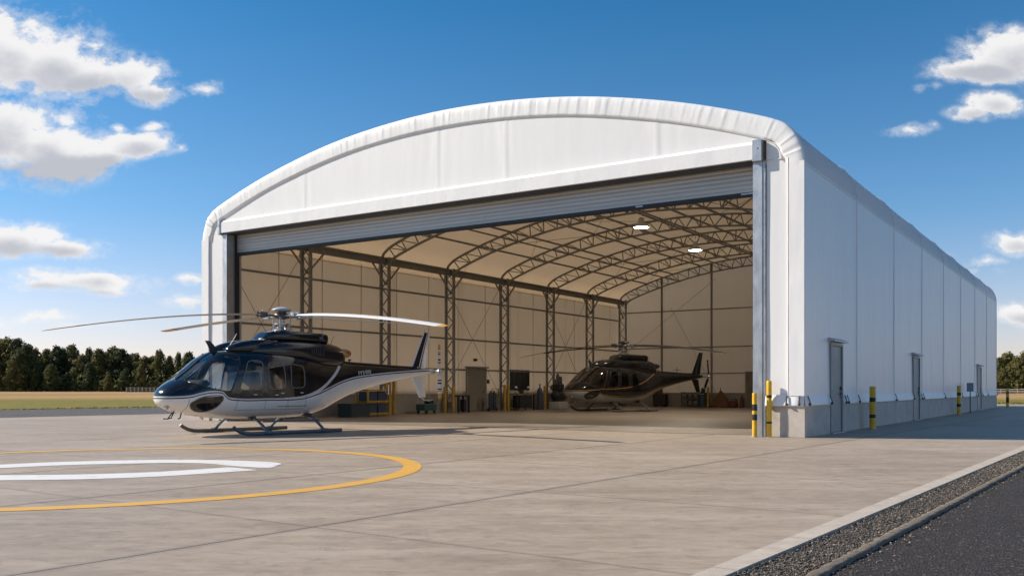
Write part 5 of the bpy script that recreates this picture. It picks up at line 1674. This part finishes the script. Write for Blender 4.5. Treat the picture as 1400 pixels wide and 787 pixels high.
M_LEAFS = [leaf_mat('leaf_dark', (.060,.072,.026),(.105,.116,.038),(.165,.158,.056)),
           leaf_mat('leaf_olive', (.085,.082,.028),(.145,.132,.044),(.215,.182,.064)),
           leaf_mat('leaf_pine', (.044,.058,.026),(.072,.088,.036),(.115,.122,.050))]
M_BARK = mat('bark', (.085,.065,.05), rough=.9, var=.3, vscale=2)
def crown_mesh(name, hgt, rad, base, lobes, nleaf, size, conic=0.0, seed=1):
    r = np.random.default_rng(seed); L = []
    for k in range(lobes):
        f = (k+.5)/lobes; z = base+(hgt-base)*(.06+.90*f)
        env = math.sin(PI*min(1,(.16+.80*f)))**.75*(1-conic*f)
        a = k*2.4+r.uniform(-.5,.5); rr = rad*env*r.uniform(.40,.80)
        if f > .9: rr *= .25
        L.append((rr*math.cos(a), rr*math.sin(a), z, rad*r.uniform(.28,.50)*(1-.35*conic*f), (hgt-base)*r.uniform(.075,.14)))
    V = []; Fc = []; per = nleaf//lobes; o = 0
    for cx,cy,cz,rx,rz in L:
        d = r.normal(size=(per,3)); d /= np.linalg.norm(d,axis=1)[:,None]
        q = d*(r.uniform(.55,1.08,(per,1)))
        P_ = np.array([cx,cy,cz])+q*np.array([rx,rx,rz])
        n = d+r.normal(scale=.55,size=(per,3)); n[:,2] += .35; n /= np.linalg.norm(n,axis=1)[:,None]
        a = np.cross(n, r.normal(size=(per,3))); a /= np.linalg.norm(a,axis=1)[:,None]; b_ = np.cross(n,a)
        s = size*r.uniform(.55,1.3,(per,1))
        q4 = np.stack([P_+a*s, P_+b_*s*.62, P_-a*s, P_-b_*s*.62],1).reshape(-1,3)
        V.append(q4); Fc.append(np.arange(per*4).reshape(-1,4)+o); o += per*4
    me = bpy.data.meshes.new(name); me.from_pydata(np.concatenate(V).tolist(), [], np.concatenate(Fc).tolist())
    return me, L
def trunk_mesh(name, hgt, base, L, r0):
    b = MB(); n=7
    pts = [(.25*math.sin(k*.9),.2*math.cos(k*1.3),hgt*.9*k/n) for k in range(n+1)]
    b.tube(pts, [r0*(1-.85*k/n) for k in range(n+1)], 8)
    for cx,cy,cz,rx,rz in L[::2]:
        z0 = max(base*.7, cz-2.5); b.tube([(.1,.1,z0),(cx*.5,cy*.5,cz-.8),(cx*.9,cy*.9,cz)], [r0*.35,r0*.2,r0*.07], 5)
    me = bpy.data.meshes.new(name); me.from_pydata(b.v,[],b.f); me.materials.append(M_BARK); return me
KINDS = []
for k,(hg,rd,bs,lb,nl,sz,cn) in enumerate(((22,6.6,1.2,22,4200,.56,.12),(20,6.2,1.0,18,3800,.56,.05),(24,6.0,2.0,24,4200,.54,.25),(21,5.4,1.4,20,3600,.52,.35),(17,6.6,.6,16,3600,.56,.0),(25,5.6,3.0,22,4000,.52,.25))):
    me,L = crown_mesh('crown', hg, rd, bs, lb, nl, sz, cn, 20+k)
    KINDS.append((me, trunk_mesh('trunk', hg, bs, L, .32), hg))
CM = {}
def tree(x, y, hgt, kind, leaf, label, group):
    me,tk,hg = KINDS[kind]
    if (kind,leaf) not in CM:
        c = me.copy(); c.materials.clear(); c.materials.append(M_LEAFS[leaf]); CM[(kind,leaf)] = c
    s = hgt/hg
    o = empty('tree', label, 'tree', (x,y,-.05), RNG.uniform(0,6.28), group); o.scale = (s*RNG.uniform(.72,1.05),)*2+(s,)
    for nm,m_ in (('crown',CM[(kind,leaf)]),('trunk',tk)):
        c = bpy.data.objects.new(nm, m_); COL.objects.link(c); c.parent = o
# skyline heights traced along the picture: (px, top py)
SKY = [(-70,470),(-30,466),(0,464),(12,465),(24,465),(38,468),(48,479),(64,477),(78,474),(86,479),(98,475),(112,482),(122,476),(135,474),(146,483),(154,474),(166,477),(174,480),(187,479),(198,484),(209,484),(218,480),(232,485),(244,484),(258,484),(272,486),(290,487)]
SKY = [(px,472+6*math.sin(px*.05)) for px in range(-340,-80,17)] + SKY + [(px,488+3*math.sin(px*.07)) for px in range(306,480,17)]
for i,(px,py) in enumerate(SKY):
    Y = 392+RNG.uniform(-8,14); hgt = CAMH+(HOR-py+RNG.uniform(-5,3.5))/F*Y
    kd = int(RNG.integers(0,6)); lf = int(RNG.integers(0,3))
    tree((px-700)/F*Y, Y, hgt, kd, lf, 'tree in the dense dark green wood across the field left of the hangar', 'trees of the wood left of the hangar')
for i in range(46):      # second and third rows, and the lower skirt of the wood
    px = -330+ 780*i/45 if i < 14 else -80+390*(i-14)/31 + RNG.uniform(-4,4); back = i % 2
    Y = (415 if back else 381)+RNG.uniform(-6,8)
    py = np.interp(px,[s[0] for s in SKY],[s[1] for s in SKY]) + (RNG.uniform(3,12) if back else RNG.uniform(12,34))
    tree((px-700)/F*Y, Y, CAMH+(HOR-py)/F*Y, int(RNG.choice([0,1,4,3] if not back else [0,2,5])), int(RNG.integers(0,3)), 'tree in the dense dark green wood across the field left of the hangar', 'trees of the wood left of the hangar')
SKYR = [(1330,498),(1345,494),(1356,492),(1366,489),(1377,483),(1390,488),(1401,482),(1414,484),(1428,480),(1445,486),(1462,482)]
for i,(px,py) in enumerate(SKYR):
    Y = 330+RNG.uniform(-8,12); hgt = CAMH+(HOR-py)/F*Y
    tree((px-700)/F*Y, Y, hgt, int(RNG.choice([0,1,4,0,1])), int(RNG.integers(0,2)), 'tree in the wood beyond the rear right corner of the hangar', 'trees of the wood right of the hangar')
for i in range(12):
    px = 1335+130*i/11+RNG.uniform(-3,3); Y = 318+RNG.uniform(-5,5) if i % 2 else 350+RNG.uniform(-5,5)
    py = np.interp(px,[s[0] for s in SKYR],[s[1] for s in SKYR]) + (RNG.uniform(10,24) if i % 2 else 3)
    tree((px-700)/F*Y, Y, CAMH+(HOR-py)/F*Y, int(RNG.choice([0,1,4])), int(RNG.integers(0,2)), 'tree in the wood beyond the rear right corner of the hangar', 'trees of the wood right of the hangar')
# undergrowth closing the foot of the woods
def bushes(name, x0, x1, y, n, hmax, m):
    r = np.random.default_rng(5); V = []
    c = np.stack([r.uniform(x0,x1,n), y+r.uniform(-5,14,n), np.abs(r.normal(0,hmax*.42,n))],1)
    c[:,2] = np.minimum(c[:,2], hmax)
    d = r.normal(size=(n,3)); d /= np.linalg.norm(d,axis=1)[:,None]; a = np.cross(d, r.normal(size=(n,3))); a /= np.linalg.norm(a,axis=1)[:,None]; b_ = np.cross(d,a)
    s = .7*r.uniform(.5,1.3,(n,1))
    q4 = np.stack([c+a*s,c+b_*s*.7,c-a*s,c-b_*s*.7],1).reshape(-1,3)
    me = bpy.data.meshes.new(name); me.from_pydata(q4.tolist(),[],np.arange(4*n).reshape(-1,4).tolist()); me.materials.append(m)
    o = bpy.data.objects.new(name, me); COL.objects.link(o); o['kind'] = 'stuff'
bushes('undergrowth', -330, -75, 384, 15000, 6.5, M_LEAFS[0])
bushes('undergrowth', 150, 215, 322, 4500, 5.0, M_LEAFS[1])

# grass tufts
def tufts(name, n, place, hmin, hmax, m):
    r = np.random.default_rng(9); V = []; Fc = []; o = 0
    for i in range(n):
        x,y = place(r); h = r.uniform(hmin,hmax); a = r.uniform(0,6.28); w_ = .03+.05*r.random(); lx,ly = r.normal(0,.35*h,2)
        dx,dy = math.cos(a)*w_, math.sin(a)*w_
        V += [(x-dx,y-dy,-.06),(x+dx,y+dy,-.06),(x+lx*.4+dx*.6,y+ly*.4+dy*.6,h*.6-.06),(x+lx,y+ly,h-.06)]
        Fc.append((o,o+1,o+2,o+3)); o += 4
    me = bpy.data.meshes.new(name); me.from_pydata(V,[],Fc); me.materials.append(m)
    ob = bpy.data.objects.new(name, me); COL.objects.link(ob); ob['kind'] = 'stuff'
def blade_mat(name, stops):
    m = bpy.data.materials.new(name); m.use_nodes = True; m.node_tree.nodes.clear()
    t = NT(m.node_tree); out = t.node('ShaderNodeOutputMaterial'); p = t.node('ShaderNodeBsdfPrincipled'); t.l.new(p.outputs[0], out.inputs[0])
    t.l.new(t.ramp(t.geo('Random Per Island'), stops), p.inputs['Base Color']); p.inputs['Roughness'].default_value = .9; p.inputs['Specular IOR Level'].default_value = .1
    return m
M_BLADE = blade_mat('grass_blades', [(0,(.11,.12,.028)),(.5,(.19,.18,.05)),(1,(.33,.26,.10))])
M_STRAW = blade_mat('dry_grass_blades', [(0,(.20,.13,.05)),(.5,(.34,.22,.09)),(1,(.46,.32,.16))])
def pl1(r):
    s = r.uniform(-4,95); q_ = 14.65+abs(r.normal(0,1.6))
    p = LA+TD*s+TN*q_; return p.x,p.y
tufts('grass', 5000, pl1, .03, .10, M_BLADE)
def pl2(r):
    Y = r.uniform(110,300); X = (r.uniform(-40,330)-700)/F*Y; return X,Y
def pl3(r):
    Y = r.uniform(71,200); X = (r.uniform(1350,1440)-700)/F*Y; return X,Y
def pl4(r):
    Y = 70.6+abs(r.normal(0,3)); X = (r.uniform(1350,1440)-700)/F*Y; return X,Y
tufts('grass', 3000, pl4, .04, .14, M_BLADE)

# fences
def fence(pa, pb, h_, n, label, m, rails=2, pr=.08):
    o = empty('fence', label, 'fence', (pa.x,pa.y,-.06), math.atan2(pb.y-pa.y,pb.x-pa.x)); L_ = (pb-pa).length
    for k in range(n+1):
        b = MB(); b.cbox((L_*k/n,0,h_/2*(1+.04*math.sin(k*2.1))),(pr*2,pr*2,h_*(1+.04*math.sin(k*2.1))),.02); b.build('post', m, o)
    for k in range(rails):
        z = h_*(.9-.42*k); b = MB(); b.box(0,L_,-.10,-.05,z-.09,z+.09); b.build('rail', m, o)
M_WOOD = mat('weathered_wood', (.40,.34,.27), rough=.8, var=.25, vscale=2)
fence(Vector(((173-700)/F*330,330,0)), Vector(((232-700)/F*330,330,0)), 1.7, 11, 'low pale fence at the foot of the wood behind the helicopter nose', M_WOOD, 3, .16)
fence(Vector(((1346-700)/F*235,235,0)), Vector(((1450-700)/F*225,225,0)), 1.15, 9, 'pale post and rail fence in the dry field beyond the hangar', M_WOOD, 2, .06)

try:
    scene.cycles.use_denoising = True
    scene.cycles.denoiser = 'OPENIMAGEDENOISE'
    scene.cycles.max_bounces = 10; scene.cycles.diffuse_bounces = 6; scene.cycles.glossy_bounces = 4; scene.cycles.transparent_max_bounces = 16
    scene.cycles.sample_clamp_indirect = 6.0
except Exception as e:
    print('cycles settings', e)
